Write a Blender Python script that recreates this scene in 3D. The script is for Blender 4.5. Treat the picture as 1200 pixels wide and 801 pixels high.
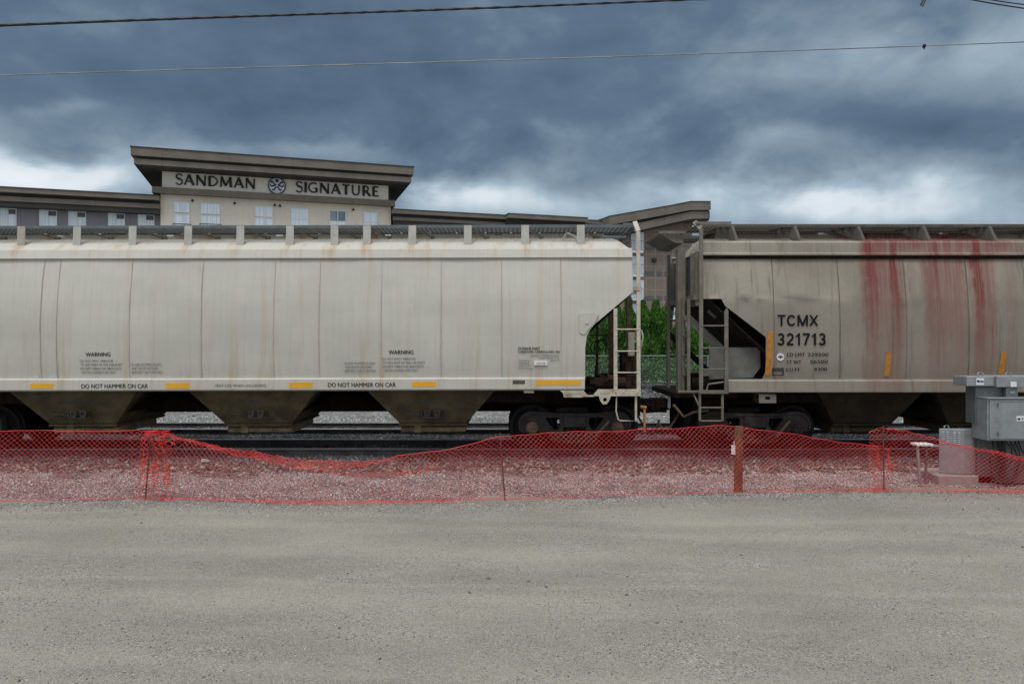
import bpy, bmesh, math, random
import numpy as np
from mathutils import Vector, Matrix
random.seed(7); rng = np.random.default_rng(7)
R = math.radians
for o in list(bpy.data.objects): bpy.data.objects.remove(o)
sc = bpy.context.scene
COL = sc.collection

# ------------------------------------------------------------------ camera
F = 867.0; EYE = 2.45; HOR = 402.0
cd = bpy.data.cameras.new('camera'); cam = bpy.data.objects.new('camera', cd); COL.objects.link(cam)
cam.location = (0, 0, EYE); cam.rotation_euler = (R(90), 0, 0)
cd.sensor_width = 36; cd.lens = 36*F/1200; cd.shift_y = 1.5/1200; cd.clip_end = 3000; cd.clip_start = .1
sc.camera = cam
sc.render.resolution_x = 1024; sc.render.resolution_y = 683
sc.view_settings.view_transform = 'Standard'; sc.view_settings.look = 'None'
sc.view_settings.gamma = 1; sc.view_settings.exposure = 0.0

def X(px, D): return (px-600)/F*D
def Z(py, D): return EYE+(HOR-py)/F*D

# ------------------------------------------------------------------ node helper
class NT:
    def __init__(s, tree):
        s.t = tree; s.N = tree.nodes; s.L = tree.links
    def put(s, inp, v):
        if isinstance(v, bpy.types.NodeSocket): s.L.new(v, inp)
        elif v is not None:
            if hasattr(inp, 'default_value') and hasattr(inp.default_value, '__len__') and not hasattr(v, '__len__'): inp.default_value = [v]*len(inp.default_value)
            elif hasattr(v, '__len__') and len(v) == 3 and inp.type == 'RGBA': inp.default_value = (*v, 1)
            else: inp.default_value = v
    def m(s, op, a, b=None, c=None, clamp=False):
        n = s.N.new('ShaderNodeMath'); n.operation = op; n.use_clamp = clamp
        s.put(n.inputs[0], a)
        if b is not None: s.put(n.inputs[1], b)
        if c is not None: s.put(n.inputs[2], c)
        return n.outputs[0]
    def mix(s, f, a, b, mode='MIX'):
        n = s.N.new('ShaderNodeMix'); n.data_type = 'RGBA'; n.blend_type = mode
        s.put(n.inputs[0], f); s.put(n.inputs[6], a); s.put(n.inputs[7], b); return n.outputs[2]
    def coord(s, which='Object'): return s.N.new('ShaderNodeTexCoord').outputs[which]
    def mp(s, v, scale=(1, 1, 1), loc=(0, 0, 0), rot=(0, 0, 0)):
        n = s.N.new('ShaderNodeMapping'); s.put(n.inputs[0], v)
        n.inputs['Scale'].default_value = scale; n.inputs['Location'].default_value = loc; n.inputs['Rotation'].default_value = rot
        return n.outputs[0]
    def noise(s, v, scale=5, detail=3, rough=.55, dist=0):
        n = s.N.new('ShaderNodeTexNoise'); s.put(n.inputs['Vector'], v)
        n.inputs['Scale'].default_value = scale; n.inputs['Detail'].default_value = detail
        n.inputs['Roughness'].default_value = rough; n.inputs['Distortion'].default_value = dist
        return n.outputs[0]
    def vor(s, v, scale=5, feature='F1', out='Color'):
        n = s.N.new('ShaderNodeTexVoronoi'); n.feature = feature; s.put(n.inputs['Vector'], v); n.inputs['Scale'].default_value = scale
        return n.outputs[out]
    def sep(s, v):
        n = s.N.new('ShaderNodeSeparateXYZ'); s.put(n.inputs[0], v); return n.outputs
    def comb(s, x, y, z):
        n = s.N.new('ShaderNodeCombineXYZ'); s.put(n.inputs[0], x); s.put(n.inputs[1], y); s.put(n.inputs[2], z); return n.outputs[0]
    def ss(s, v, a, b, lo=0, hi=1, kind='SMOOTHSTEP'):
        n = s.N.new('ShaderNodeMapRange'); n.interpolation_type = kind
        s.put(n.inputs[0], v); n.inputs[1].default_value = a; n.inputs[2].default_value = b
        n.inputs[3].default_value = lo; n.inputs[4].default_value = hi; return n.outputs[0]
    def bump(s, h, strength=.3, dist=.02, normal=None):
        n = s.N.new('ShaderNodeBump'); n.inputs['Strength'].default_value = strength; n.inputs['Distance'].default_value = dist
        s.put(n.inputs['Height'], h)
        if normal is not None: s.put(n.inputs['Normal'], normal)
        return n.outputs[0]

def newmat(name):
    m = bpy.data.materials.new(name); m.use_nodes = True
    t = NT(m.node_tree); b = m.node_tree.nodes['Principled BSDF']
    return m, t, b

def simple(name, col, rough=.6, var=.25, scale=6, metal=0, bump=.15, bscale=60, dirt=None, dirtamt=.5, stretch=(1, 1, 1), spec=.5):
    m, t, b = newmat(name)
    co = t.mp(t.coord(), stretch)
    n1 = t.noise(co, scale, 5, .6)
    dark = tuple(c*(1-var) for c in col); lite = tuple(min(1, c*(1+var)) for c in col)
    c = t.mix(t.ss(n1, .3, .7), dark, lite)
    if dirt:
        n2 = t.noise(co, scale*.45, 6, .7)
        c = t.mix(t.ss(n2, .5, .68, 0, dirtamt), c, dirt)
    t.put(b.inputs['Base Color'], c)
    b.inputs['Roughness'].default_value = rough; b.inputs['Metallic'].default_value = metal
    b.inputs['Specular IOR Level'].default_value = spec
    if bump: t.put(b.inputs['Normal'], t.bump(t.noise(co, bscale, 3), bump, .01))
    return m

# ------------------------------------------------------------------ sky + sun
SUN_EL, SUN_AZ = 66, 200      # azimuth clockwise from +Y: behind the camera, slightly left
w = bpy.data.worlds.new('World'); sc.world = w; w.use_nodes = True
wt = NT(w.node_tree); bg = w.node_tree.nodes['Background']
sky = w.node_tree.nodes.new('ShaderNodeTexSky'); sky.sky_type = 'NISHITA'; sky.sun_disc = False
sky.sun_elevation = R(SUN_EL); sky.sun_rotation = R(SUN_AZ)
dv = wt.coord('Generated'); s3 = wt.sep(dv)
yy = wt.m('MAXIMUM', s3[1], .08); zz = wt.m('MAXIMUM', s3[2], 0.0)
u = wt.m('DIVIDE', s3[0], yy); v = wt.m('DIVIDE', zz, yy)
pz = wt.m('ADD', zz, .55)
cp = wt.comb(wt.m('DIVIDE', s3[0], pz), wt.m('DIVIDE', s3[1], pz), 0)
nA = wt.noise(wt.mp(dv, (1, 1, 2.1), (3.1, 1.7, .4)), 2.6, 7, .5, .25)
nB = wt.noise(wt.mp(dv, (1, 1, 1.9), (7.3, 4.2, 1.0)), 6.0, 7, .52, .35)
nC = wt.noise(wt.mp(dv, (1, 1, 1.7), (1.3, 9.2, 0)), 15.0, 6, .55, .3)
wob = wt.m('MULTIPLY_ADD', nB, .22, -.11)
wob2 = wt.m('MULTIPLY_ADD', nA, .26, -.13)
uu = wt.m('ADD', u, wt.m('ADD', wob, wob2)); vv = wt.m('ADD', v, wt.m('MULTIPLY', wt.m('ADD', wob, wob2), -.38))
def blob(px, py, sx, sy, amp):
    a = wt.m('DIVIDE', wt.m('SUBTRACT', uu, (px-600)/F), sx/F)
    b = wt.m('DIVIDE', wt.m('SUBTRACT', vv, (402-py)/F), sy/F)
    r2 = wt.m('ADD', wt.m('MULTIPLY', a, a), wt.m('MULTIPLY', b, b))
    return wt.m('MULTIPLY', wt.m('EXPONENT', wt.m('MULTIPLY', r2, -1)), amp)
acc = wt.m('ADD', wt.m('MULTIPLY', wt.m('SUBTRACT', nA, .5), .82), wt.m('MULTIPLY', wt.m('SUBTRACT', nB, .5), .5))
acc = wt.m('ADD', acc, wt.m('MULTIPLY', wt.m('SUBTRACT', nC, .5), .26))
acc = wt.m('ADD', acc, .06)
acc = wt.m('ADD', acc, .17)
for b_ in [(60, 208, 150, 22, .66), (-60, 190, 130, 40, .3), (560, 234, 150, 28, .42), (640, 190, 110, 26, .16),
           (950, 225, 150, 38, .36), (930, 165, 80, 14, .14), (1130, 240, 200, 40, .34), (990, 245, 140, 26, .10), (1050, 150, 140, 22, -.08), (1120, 60, 170, 60, .26),
           (700, 250, 160, 24, .2), (110, 20, 200, 30, .05), (330, 115, 240, 40, -.10), (800, 130, 90, 50, -.12), (1120, 150, 120, 24, -.18),
           (760, 205, 60, 40, -.10), (60, 60, 160, 50, -.05), (390, 178, 90, 12, .2), (90, 130, 60, 10, .14)]:
    acc = wt.m('ADD', acc, blob(*b_))
# rain shafts near the horizon
sh = wt.noise(wt.comb(wt.m('MULTIPLY', u, 9), wt.m('MULTIPLY', v, .8), 0), 2.2, 3, .5)
acc = wt.m('ADD', acc, wt.m('MULTIPLY', wt.m('MULTIPLY', wt.m('SUBTRACT', sh, .5), .22), wt.ss(v, .34, .12)))
cr = w.node_tree.nodes.new('ShaderNodeValToRGB'); wt.put(cr.inputs[0], acc)
e = cr.color_ramp.elements
e[0].position = 0; e[0].color = (.060, .098, .150, 1); e[1].position = 1; e[1].color = (.74, .78, .82, 1)
for p, c in [(.22, (.098, .148, .212)), (.42, (.20, .268, .335)), (.62, (.345, .44, .51)), (.80, (.64, .70, .75))]:
    k = e.new(p); k.color = (*c, 1)
SKYGAIN = 11.5
front = wt.mix(1.0, cr.outputs[0], (SKYGAIN,)*3, 'MULTIPLY')
back = wt.mix(wt.ss(nA, .35, .65), (4.2, 4.7, 5.4), (7.5, 7.8, 8.2))
fb = wt.ss(s3[1], -.35, .35)
# overhead is brighter than the storm front ahead
up = wt.ss(s3[2], .46, .80)
cl = wt.mix(wt.m('MULTIPLY', wt.m('SUBTRACT', 1, fb), 1), front, back)
cl = wt.mix(wt.m('MULTIPLY', up, .9), cl, (12.5, 12.9, 13.4))
fin = wt.mix(.92, sky.outputs[0], cl)
wt.put(bg.inputs[0], fin); bg.inputs[1].default_value = .1

sl = bpy.data.lights.new('sun', 'SUN'); so = bpy.data.objects.new('sun', sl); COL.objects.link(so)
sl.energy = 1.9; sl.angle = R(20); sl.color = (1, .96, .9)
az = R(SUN_AZ); sd = Vector((math.sin(az)*math.cos(R(SUN_EL)), math.cos(az)*math.cos(R(SUN_EL)), math.sin(R(SUN_EL))))
so.rotation_euler = (-sd).to_track_quat('-Z', 'Y').to_euler(); so.location = (0, -20, 40)

# ------------------------------------------------------------------ mesh builder
class MB:
    def __init__(s): s.v = []; s.f = []
    def add(s, vs, fs):
        n = len(s.v); s.v += [tuple(p) for p in vs]; s.f += [tuple(i+n for i in f) for f in fs]; return s
    def box(s, x0, x1, y0, y1, z0, z1):
        x0, x1 = sorted((x0, x1)); y0, y1 = sorted((y0, y1)); z0, z1 = sorted((z0, z1))
        return s.add([(x0, y0, z0), (x1, y0, z0), (x1, y1, z0), (x0, y1, z0), (x0, y0, z1), (x1, y0, z1), (x1, y1, z1), (x0, y1, z1)],
                     [(0, 3, 2, 1), (4, 5, 6, 7), (0, 1, 5, 4), (1, 2, 6, 5), (2, 3, 7, 6), (3, 0, 4, 7)])
    def prism_y(s, pts, y0, y1):            # convex-ish polygon in (x,z), extruded along y
        n = len(pts)
        a = sum(pts[i][0]*pts[(i+1) % n][1]-pts[(i+1) % n][0]*pts[i][1] for i in range(n))
        if a < 0: pts = pts[::-1]
        y0, y1 = min(y0, y1), max(y0, y1)
        vs = [(x, y0, z) for x, z in pts]+[(x, y1, z) for x, z in pts]
        fs = [tuple(range(n)), tuple(range(2*n-1, n-1, -1))]+[(i, i+n, (i+1) % n+n, (i+1) % n) for i in range(n)]
        return s.add(vs, fs)
    def prism_x(s, pts, x0, x1):            # polygon in (y,z)
        n = len(pts)
        vs = [(x0, y, z) for y, z in pts]+[(x1, y, z) for y, z in pts]
        fs = [tuple(range(n-1, -1, -1)), tuple(range(n, 2*n))]+[(i, (i+1) % n, (i+1) % n+n, i+n) for i in range(n)]
        return s.add(vs, fs)
    def tube(s, pts, r, n=8, cap=True):
        pts = [Vector(p) for p in pts]; rs = r if hasattr(r, '__len__') else [r]*len(pts)
        base = len(s.v); ref = None
        for i, p in enumerate(pts):
            t = (pts[min(i+1, len(pts)-1)]-pts[max(i-1, 0)]).normalized()
            if ref is None: ref = Vector((0, 0, 1)) if abs(t.z) < .9 else Vector((1, 0, 0))
            a = t.cross(ref).normalized(); b = t.cross(a).normalized(); ref = -b if False else ref
            for k in range(n):
                q = 2*math.pi*k/n; s.v.append(tuple(p+(a*math.cos(q)+b*math.sin(q))*rs[i]))
        for i in range(len(pts)-1):
            for k in range(n):
                k2 = (k+1) % n; s.f.append((base+i*n+k, base+i*n+k2, base+(i+1)*n+k2, base+(i+1)*n+k))
        if cap:
            s.f.append(tuple(base+k for k in range(n))[::-1]); s.f.append(tuple(base+(len(pts)-1)*n+k for k in range(n)))
        return s
    def bar(s, p0, p1, w=.05, d=.02):       # flat bar, width w in the (x,z) plane, depth d along y
        p0 = Vector(p0); p1 = Vector(p1); t = (p1-p0).normalized(); y = Vector((0, 1, 0)); a = t.cross(y)
        if a.length < 1e-4: a = Vector((1, 0, 0))
        a.normalize(); b = t.cross(a).normalized()
        vs = []
        for p in (p0, p1):
            for q in ((-1, -1), (1, -1), (1, 1), (-1, 1)): vs.append(p+a*q[0]*w/2+b*q[1]*d/2)
        return s.add(vs, [(0, 1, 2, 3), (7, 6, 5, 4), (0, 4, 5, 1), (1, 5, 6, 2), (2, 6, 7, 3), (3, 7, 4, 0)])
    def lathe(s, prof, c, axis='y', n=32):  # prof: (r, a)
        base = len(s.v); c = Vector(c)
        for r, a in prof:
            for k in range(n):
                q = 2*math.pi*k/n
                if axis == 'y': s.v.append((c.x+r*math.cos(q), c.y+a, c.z+r*math.sin(q)))
                elif axis == 'z': s.v.append((c.x+r*math.cos(q), c.y+r*math.sin(q), c.z+a))
                else: s.v.append((c.x+a, c.y+r*math.cos(q), c.z+r*math.sin(q)))
        for i in range(len(prof)-1):
            for k in range(n):
                k2 = (k+1) % n; s.f.append((base+i*n+k, base+i*n+k2, base+(i+1)*n+k2, base+(i+1)*n+k))
        s.f.append(tuple(base+k for k in range(n))[::-1]); s.f.append(tuple(base+(len(prof)-1)*n+k for k in range(n)))
        return s
    def grid(s, P):                          # P: rows of points
        base = len(s.v); nr = len(P); nc = len(P[0])
        for r_ in P: s.v += [tuple(p) for p in r_]
        for i in range(nr-1):
            for j in range(nc-1):
                s.f.append((base+i*nc+j, base+i*nc+j+1, base+(i+1)*nc+j+1, base+(i+1)*nc+j))
        return s
    def build(s, name, mat, parent=None, org=(0, 0, 0), smooth=False, bevel=0, recalc=True, thick=0):
        if not s.v: return None
        me = bpy.data.meshes.new(name)
        o3 = Vector(org)
        me.from_pydata([(a-o3.x, b-o3.y, c-o3.z) for a, b, c in s.v], [], s.f)
        if recalc and len(s.f) < 60000:
            bm = bmesh.new(); bm.from_mesh(me); bmesh.ops.recalc_face_normals(bm, faces=bm.faces); bm.to_mesh(me); bm.free()
        me.materials.append(mat)
        if smooth:
            me.polygons.foreach_set('use_smooth', [True]*len(me.polygons)); me.set_sharp_from_angle(angle=R(38))
        o = bpy.data.objects.new(name, me); COL.objects.link(o)
        if parent is not None: o.parent = parent
        if thick:
            md = o.modifiers.new('thickness', 'SOLIDIFY'); md.thickness = thick; md.offset = -1
        if bevel:
            md = o.modifiers.new('bevel', 'BEVEL'); md.width = bevel; md.segments = 2; md.limit_method = 'ANGLE'; md.angle_limit = R(40)
        return o

def tag(o, label=None, cat=None, group=None, kind=None):
    if label: o['label'] = label
    if cat: o['category'] = cat
    if group: o['group'] = group
    if kind: o['kind'] = kind
    return o
def empty(name, loc=(0, 0, 0), label=None, cat=None, group=None, kind=None, rz=0):
    o = bpy.data.objects.new(name, None); COL.objects.link(o); o.location = loc; o.rotation_euler = (0, 0, rz); o.empty_display_size = .3
    return tag(o, label, cat, group, kind)

def curve_mesh(splines, extrude):
    c = bpy.data.curves.new('c', 'CURVE'); c.dimensions = '2D'; c.fill_mode = 'BOTH'; c.extrude = extrude
    for pts in splines:
        s = c.splines.new('POLY'); s.points.add(len(pts)-1)
        for i, (a, b) in enumerate(pts): s.points[i].co = (a, b, 0, 1)
        s.use_cyclic_u = True
    o = bpy.data.objects.new('c', c); COL.objects.link(o); bpy.context.view_layer.update()
    me = bpy.data.meshes.new_from_object(o)
    vs = [tuple(q.co) for q in me.vertices]; fs = [tuple(p.vertices) for p in me.polygons]
    bpy.data.objects.remove(o); bpy.data.curves.remove(c); bpy.data.meshes.remove(me)
    return vs, fs
def plate(mb, splines, y, thick, T=lambda a, b: (a, b)):   # 2D polygon with holes in (x,z)
    vs, fs = curve_mesh(splines, thick/2)
    mb.add([(T(a, b)[0], y-c, T(a, b)[1]) for a, b, c in vs], fs)
def text_mesh(s, offset=0.0, shear=0, spacing=1.0):
    c = bpy.data.curves.new('t', 'FONT'); c.body = s; c.size = 1; c.offset = offset; c.shear = shear; c.space_character = spacing
    c.resolution_u = 3
    o = bpy.data.objects.new('t', c); COL.objects.link(o); bpy.context.view_layer.update()
    me = bpy.data.meshes.new_from_object(o)
    vs = [tuple(q.co) for q in me.vertices]; fs = [tuple(p.vertices) for p in me.polygons]
    bpy.data.objects.remove(o); bpy.data.curves.remove(c); bpy.data.meshes.remove(me)
    xs = [a[0] for a in vs]; ys = [a[1] for a in vs]
    x0, x1, y0, y1 = min(xs), max(xs), min(ys), max(ys)
    return [((a-x0)/(x1-x0), (b-y0)/(y1-y0)) for a, b, _ in vs], fs
def text_box(mb, s, x0, x1, z0, z1, yf, offset=0.0, th=0):
    bold = offset; offset = 0.0
    """lettering filling a rectangle; yf(z) gives the surface it is painted on (minus: towards camera)"""
    vs, fs = text_mesh(s, offset)
    for k, dx in enumerate(((0,) if not bold else (-.45, 0, .45))):
        q = dx*bold*(z1-z0)*4
        P = [(x0+q+(x1-x0)*a, yf(z0+(z1-z0)*b)-.0004*k, z0+(z1-z0)*b) for a, b in vs]
        mb.add(P, fs)

# ------------------------------------------------------------------ materials
M = {}
M['rail'] = simple('rail_steel', (.07, .066, .066), .8, .3, 3, .0, spec=.15)
M['railhead'] = simple('rail_head', (.30, .31, .33), .3, .15, 3, .9)
M['tie'] = simple('tie_wood', (.05, .04, .034), .95, .4, 8, spec=.1)
M['castiron'] = simple('truck_iron', (.042, .037, .035), .7, .35, 5, .1, spec=.15, dirt=(.06, .045, .035))
M['wheel'] = simple('wheel_steel', (.022, .02, .02), .6, .3, 5, .3, spec=.2)
M['tread'] = simple('wheel_rim', (.10, .10, .11), .35, .2, 5, .7)
M['rust'] = simple('rusty_steel', (.14, .075, .05), .8, .4, 9, dirt=(.05, .035, .03))
M['rust2'] = simple('old_brown_steel', (.055, .034, .024), .9, .4, 9, spec=.1)
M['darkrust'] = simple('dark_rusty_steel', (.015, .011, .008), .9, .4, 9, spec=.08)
M['hop_l'] = simple('dirty_hopper_paint', (.115, .092, .055), .9, .3, 2.5, spec=.1, dirt=(.06, .045, .025), dirtamt=.7)
M['hop_r'] = simple('sooty_hopper_paint', (.042, .035, .024), .9, .3, 2.5, spec=.08, dirt=(.03, .024, .015), dirtamt=.7)
M['outlet'] = simple('grimy_outlet_paint', (.26, .20, .11), .8, .3, 4, dirt=(.08, .06, .035), dirtamt=.7)
M['palegrey'] = simple('pale_bracket_paint', (.42, .42, .385), .6, .1, 4, dirt=(.25, .19, .12), dirtamt=.5)
M['endgrime_shade'] = simple('grimy_shaded_end_paint', (.135, .135, .12), .7, .25, 3, dirt=(.06, .055, .045), dirtamt=.7)  # end-face shade put into a darker car paint, with blotches of grime
M['slopegrime_shade'] = simple('grimy_shaded_slope_paint', (.035, .03, .025), .9, .35, 3, spec=.08, dirt=(.11, .10, .08), dirtamt=.5)  # underside shade of the slope sheets put into the colour, with grime
M['black'] = simple('black_paint', (.012, .012, .013), .6, .1, 4)
M['lettering'] = simple('dark_lettering', (.010, .011, .013), .8, .15, 30, bump=0, spec=.1)
M['finelettering'] = simple('worn_lettering', (.12, .12, .115), .7, .3, 25, bump=0)
M['yellow'] = simple('reflective_yellow', (.75, .38, .015), .4, .06, 6, bump=0)
M['orange'] = simple('dull_orange_tape', (.42, .17, .018), .6, .2, 12, bump=0)
M['whitetrim'] = simple('cream_steel', (.48, .44, .355), .6, .15, 7, dirt=(.22, .14, .08), dirtamt=.8)
M['greytrim'] = simple('weathered_grey_steel', (.16, .148, .12), .6, .2, 4, dirt=(.10, .075, .05))
M['greydark'] = simple('dusty_dark_steel', (.085, .08, .07), .7, .3, 3, dirt=(.05, .04, .03))
M['sticker'] = simple('white_sticker', (.7, .7, .72), .5, .04, 5, bump=0)
M['blueprint'] = simple('blue_print', (.03, .04, .2), .5, .1, 5, bump=0)
M['galv'] = simple('galvanised_steel', (.27, .295, .31), .45, .12, 6, .35, dirt=(.20, .19, .17))
M['galvdark'] = simple('dull_galvanised_steel', (.13, .145, .15), .5, .15, 5, .3)
M['concrete'] = simple('concrete', (.27, .27, .255), .9, .15, 5, dirt=(.17, .155, .13))
M['brasscock'] = simple('orange_handle', (.42, .18, .05), .6, .2, 8)
M['wood'] = simple('orange_stake_wood', (.14, .055, .028), .85, .4, 5, stretch=(6, 6, 1), dirt=(.28, .13, .06), dirtamt=.5)
M['stakesteel'] = simple('rebar_stake', (.13, .05, .035), .8, .3, 8)
M['hose'] = simple('rubber_hose', (.02, .02, .022), .5, .1, 5)
M['chain'] = simple('galvanised_wire', (.20, .215, .225), .5, .1, 5, .2, bump=0)
M['wireblack'] = simple('black_cable', (.012, .014, .018), .6, .2, 40)
M['wiregrey'] = simple('weathered_cable', (.22, .23, .24), .5, .5, 1.2)
M['bark'] = simple('bark', (.09, .06, .04), .9, .3, 12)

def white_paint():
    m, t, b = newmat('cream_hopper_paint')
    co = t.coord(); s = t.sep(co)
    c = t.mix(t.ss(t.noise(t.mp(co, (.35, 1, .8)), 1.2, 4, .6), .3, .7), (.47, .46, .41), (.54, .53, .475))
    # fine vertical washing streaks
    f1 = t.noise(t.mp(co, (9, 1, .35)), 2.2, 6, .65)
    c = t.mix(t.ss(f1, .46, .70, 0, .30), c, (.42, .39, .31))
    f2 = t.noise(t.mp(co, (2.2, 1, .12), (4.2, 0, 2.1)), 2.0, 5, .65)
    low = t.ss(s[2], 2.6, 1.25)
    hi = t.ss(s[2], 3.55, 4.2)
    c = t.mix(t.m('MULTIPLY', t.ss(f2, .52, .68), t.m('ADD', .24, t.m('MULTIPLY', t.m('ADD', low, hi), .30))), c, (.42, .30, .17))
    # rust runs
    f3 = t.noise(t.mp(co, (5.5, 1, .22), (9.2, 0, .3)), 2.6, 5, .7)
    c = t.mix(t.m('MULTIPLY', t.ss(f3, .63, .72), t.m('ADD', .12, t.m('MULTIPLY', t.m('ADD', hi, low), .35))), c, (.30, .13, .05))
    # rust weeping from the feet of the walk brackets
    for i, px in enumerate([27, 92, 157, 222, 283, 341, 393, 431, 484, 549, 616, 681]):
        bx_ = (px-600)/F*15.04+5.147+random.uniform(-.02, .06); am = random.choice([.25, .5, .85, .35, .6])
        dx_ = t.m('DIVIDE', t.m('SUBTRACT', s[0], bx_), random.uniform(.05, .13))
        k = t.m('MULTIPLY', t.m('EXPONENT', t.m('MULTIPLY', t.m('MULTIPLY', dx_, dx_), -1)), t.m('MULTIPLY', t.ss(s[2], 3.6+random.random()*.3, 4.2), am))
        c = t.mix(t.m('MULTIPLY', k, t.ss(f1, .35, .6, .3, 1)), c, (.36, .20, .07))
    # speckle and weave
    wv = t.noise(t.mp(co, (40, 40, 12)), 3, 2)
    c = t.mix(t.ss(wv, .35, .7, 0, .10), c, (.30, .30, .29))
    sp = t.noise(co, 22, 2, .5)
    c = t.mix(t.ss(sp, .74, .78, 0, .5), c, (.28, .17, .09))
    t.put(b.inputs['Base Color'], c)
    t.put(b.inputs['Roughness'], t.ss(f1, .3, .7, .42, .62)); b.inputs['Specular IOR Level'].default_value = .35
    n = t.bump(t.noise(t.mp(co, (.9, 1, .30)), 2.5, 3), .45, .04)
    t.put(b.inputs['Normal'], t.bump(t.noise(co, 90, 2), .08, .004, n))
    return m
M['white'] = white_paint()

RX0 = 10.73
def grey_paint():
    m, t, b = newmat('weathered_beige_hopper_paint')
    co = t.coord(); s = t.sep(co)
    c = t.mix(t.ss(t.noise(t.mp(co, (.5, 1, .5)), 1.4, 5, .6), .3, .7), (.25, .222, .18), (.355, .322, .262))
    f1 = t.noise(t.mp(co, (8, 1, .3)), 2.0, 6, .7)
    c = t.mix(t.ss(f1, .48, .72, 0, .45), c, (.37, .35, .29))
    f2 = t.noise(t.mp(co, (3, 1, .16), (3.2, 0, 1.1)), 2.4, 6, .7)
    c = t.mix(t.ss(f2, .52, .70, 0, .6), c, (.10, .085, .065))
    # darker tone below a wavering level across the lower panels
    band_z = t.m('ADD', s[2], t.m('MULTIPLY', t.m('SUBTRACT', t.noise(t.mp(co, (.7, 1, 1)), 1.0, 3), .5), .35))
    c = t.mix(t.ss(band_z, 3.22, 2.95, 0, .34), c, (.15, .135, .11))
    # red dust spills, widening downwards
    jit = t.m('MULTIPLY', t.m('SUBTRACT', t.noise(t.mp(co, (1.2, 1, .9)), 2.5, 5, .7), .5), .34)
    sx = t.m('ADD', s[0], jit); st = t.noise(t.mp(co, (11, 1, .28), (1, 0, 5)), 2.2, 6, .75)
    red = None
    for px0, px1, amp in [(1012, 1061, .55), (1016, 1033, .85), (1042, 1058, .85), (1068, 1076, .2), (1085, 1136, .58), (1094, 1108, .75), (1116, 1126, .65), (1139, 1169, .60), (1142, 1158, .95), (1180, 1196, .2)]:
        a, bb = (px0-600)*.01687-RX0, (px1-600)*.01687-RX0
        k = t.m('MULTIPLY', t.ss(sx, a-.10, a+.12), t.ss(sx, bb+.10, bb-.10))
        k = t.m('MULTIPLY', k, amp); red = k if red is None else t.m('MAXIMUM', red, k)
    top = t.m('MULTIPLY', t.m('MULTIPLY', t.ss(s[2], 3.7, 4.25), .75), t.m('MULTIPLY', t.ss(sx, 6.9-RX0, 7.3-RX0), t.ss(sx, 10.5-RX0, 9.7-RX0)))
    red = t.m('MAXIMUM', t.m('MULTIPLY', red, t.ss(s[2], 1.2, 4.0, .38, 1.1)), top)
    red = t.m('MULTIPLY', red, t.ss(st, .28, .60, .45, 1.1))
    c = t.mix(red, c, t.mix(st, (.12, .020, .018), (.225, .036, .032)))
    sp = t.noise(co, 60, 2, .6)
    c = t.mix(t.ss(sp, .35, .75, .0, .25), c, (.12, .11, .10))
    t.put(b.inputs['Base Color'], c)
    b.inputs['Roughness'].default_value = .6; b.inputs['Specular IOR Level'].default_value = .3
    n = t.bump(t.noise(t.mp(co, (.8, 1, .25)), 2.2, 3), .3, .03)
    t.put(b.inputs['Normal'], t.bump(t.noise(co, 70, 3), .15, .006, n))
    return m
M['grey'] = grey_paint()

# ------------------------------------------------------------------ ground
FB = [(-200, 590), (0, 590), (170, 586), (400, 590), (600, 587), (865, 579), (1035, 575), (1200, 575), (1500, 575)]
def edgeD(x):                                # depth of the gravel toe / fence base for world x
    ptsx = [X(p, EYE*F/(q-HOR)) for p, q in FB]; ds = [EYE*F/(q-HOR) for p, q in FB]
    return float(np.interp(x, ptsx, ds))

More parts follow.
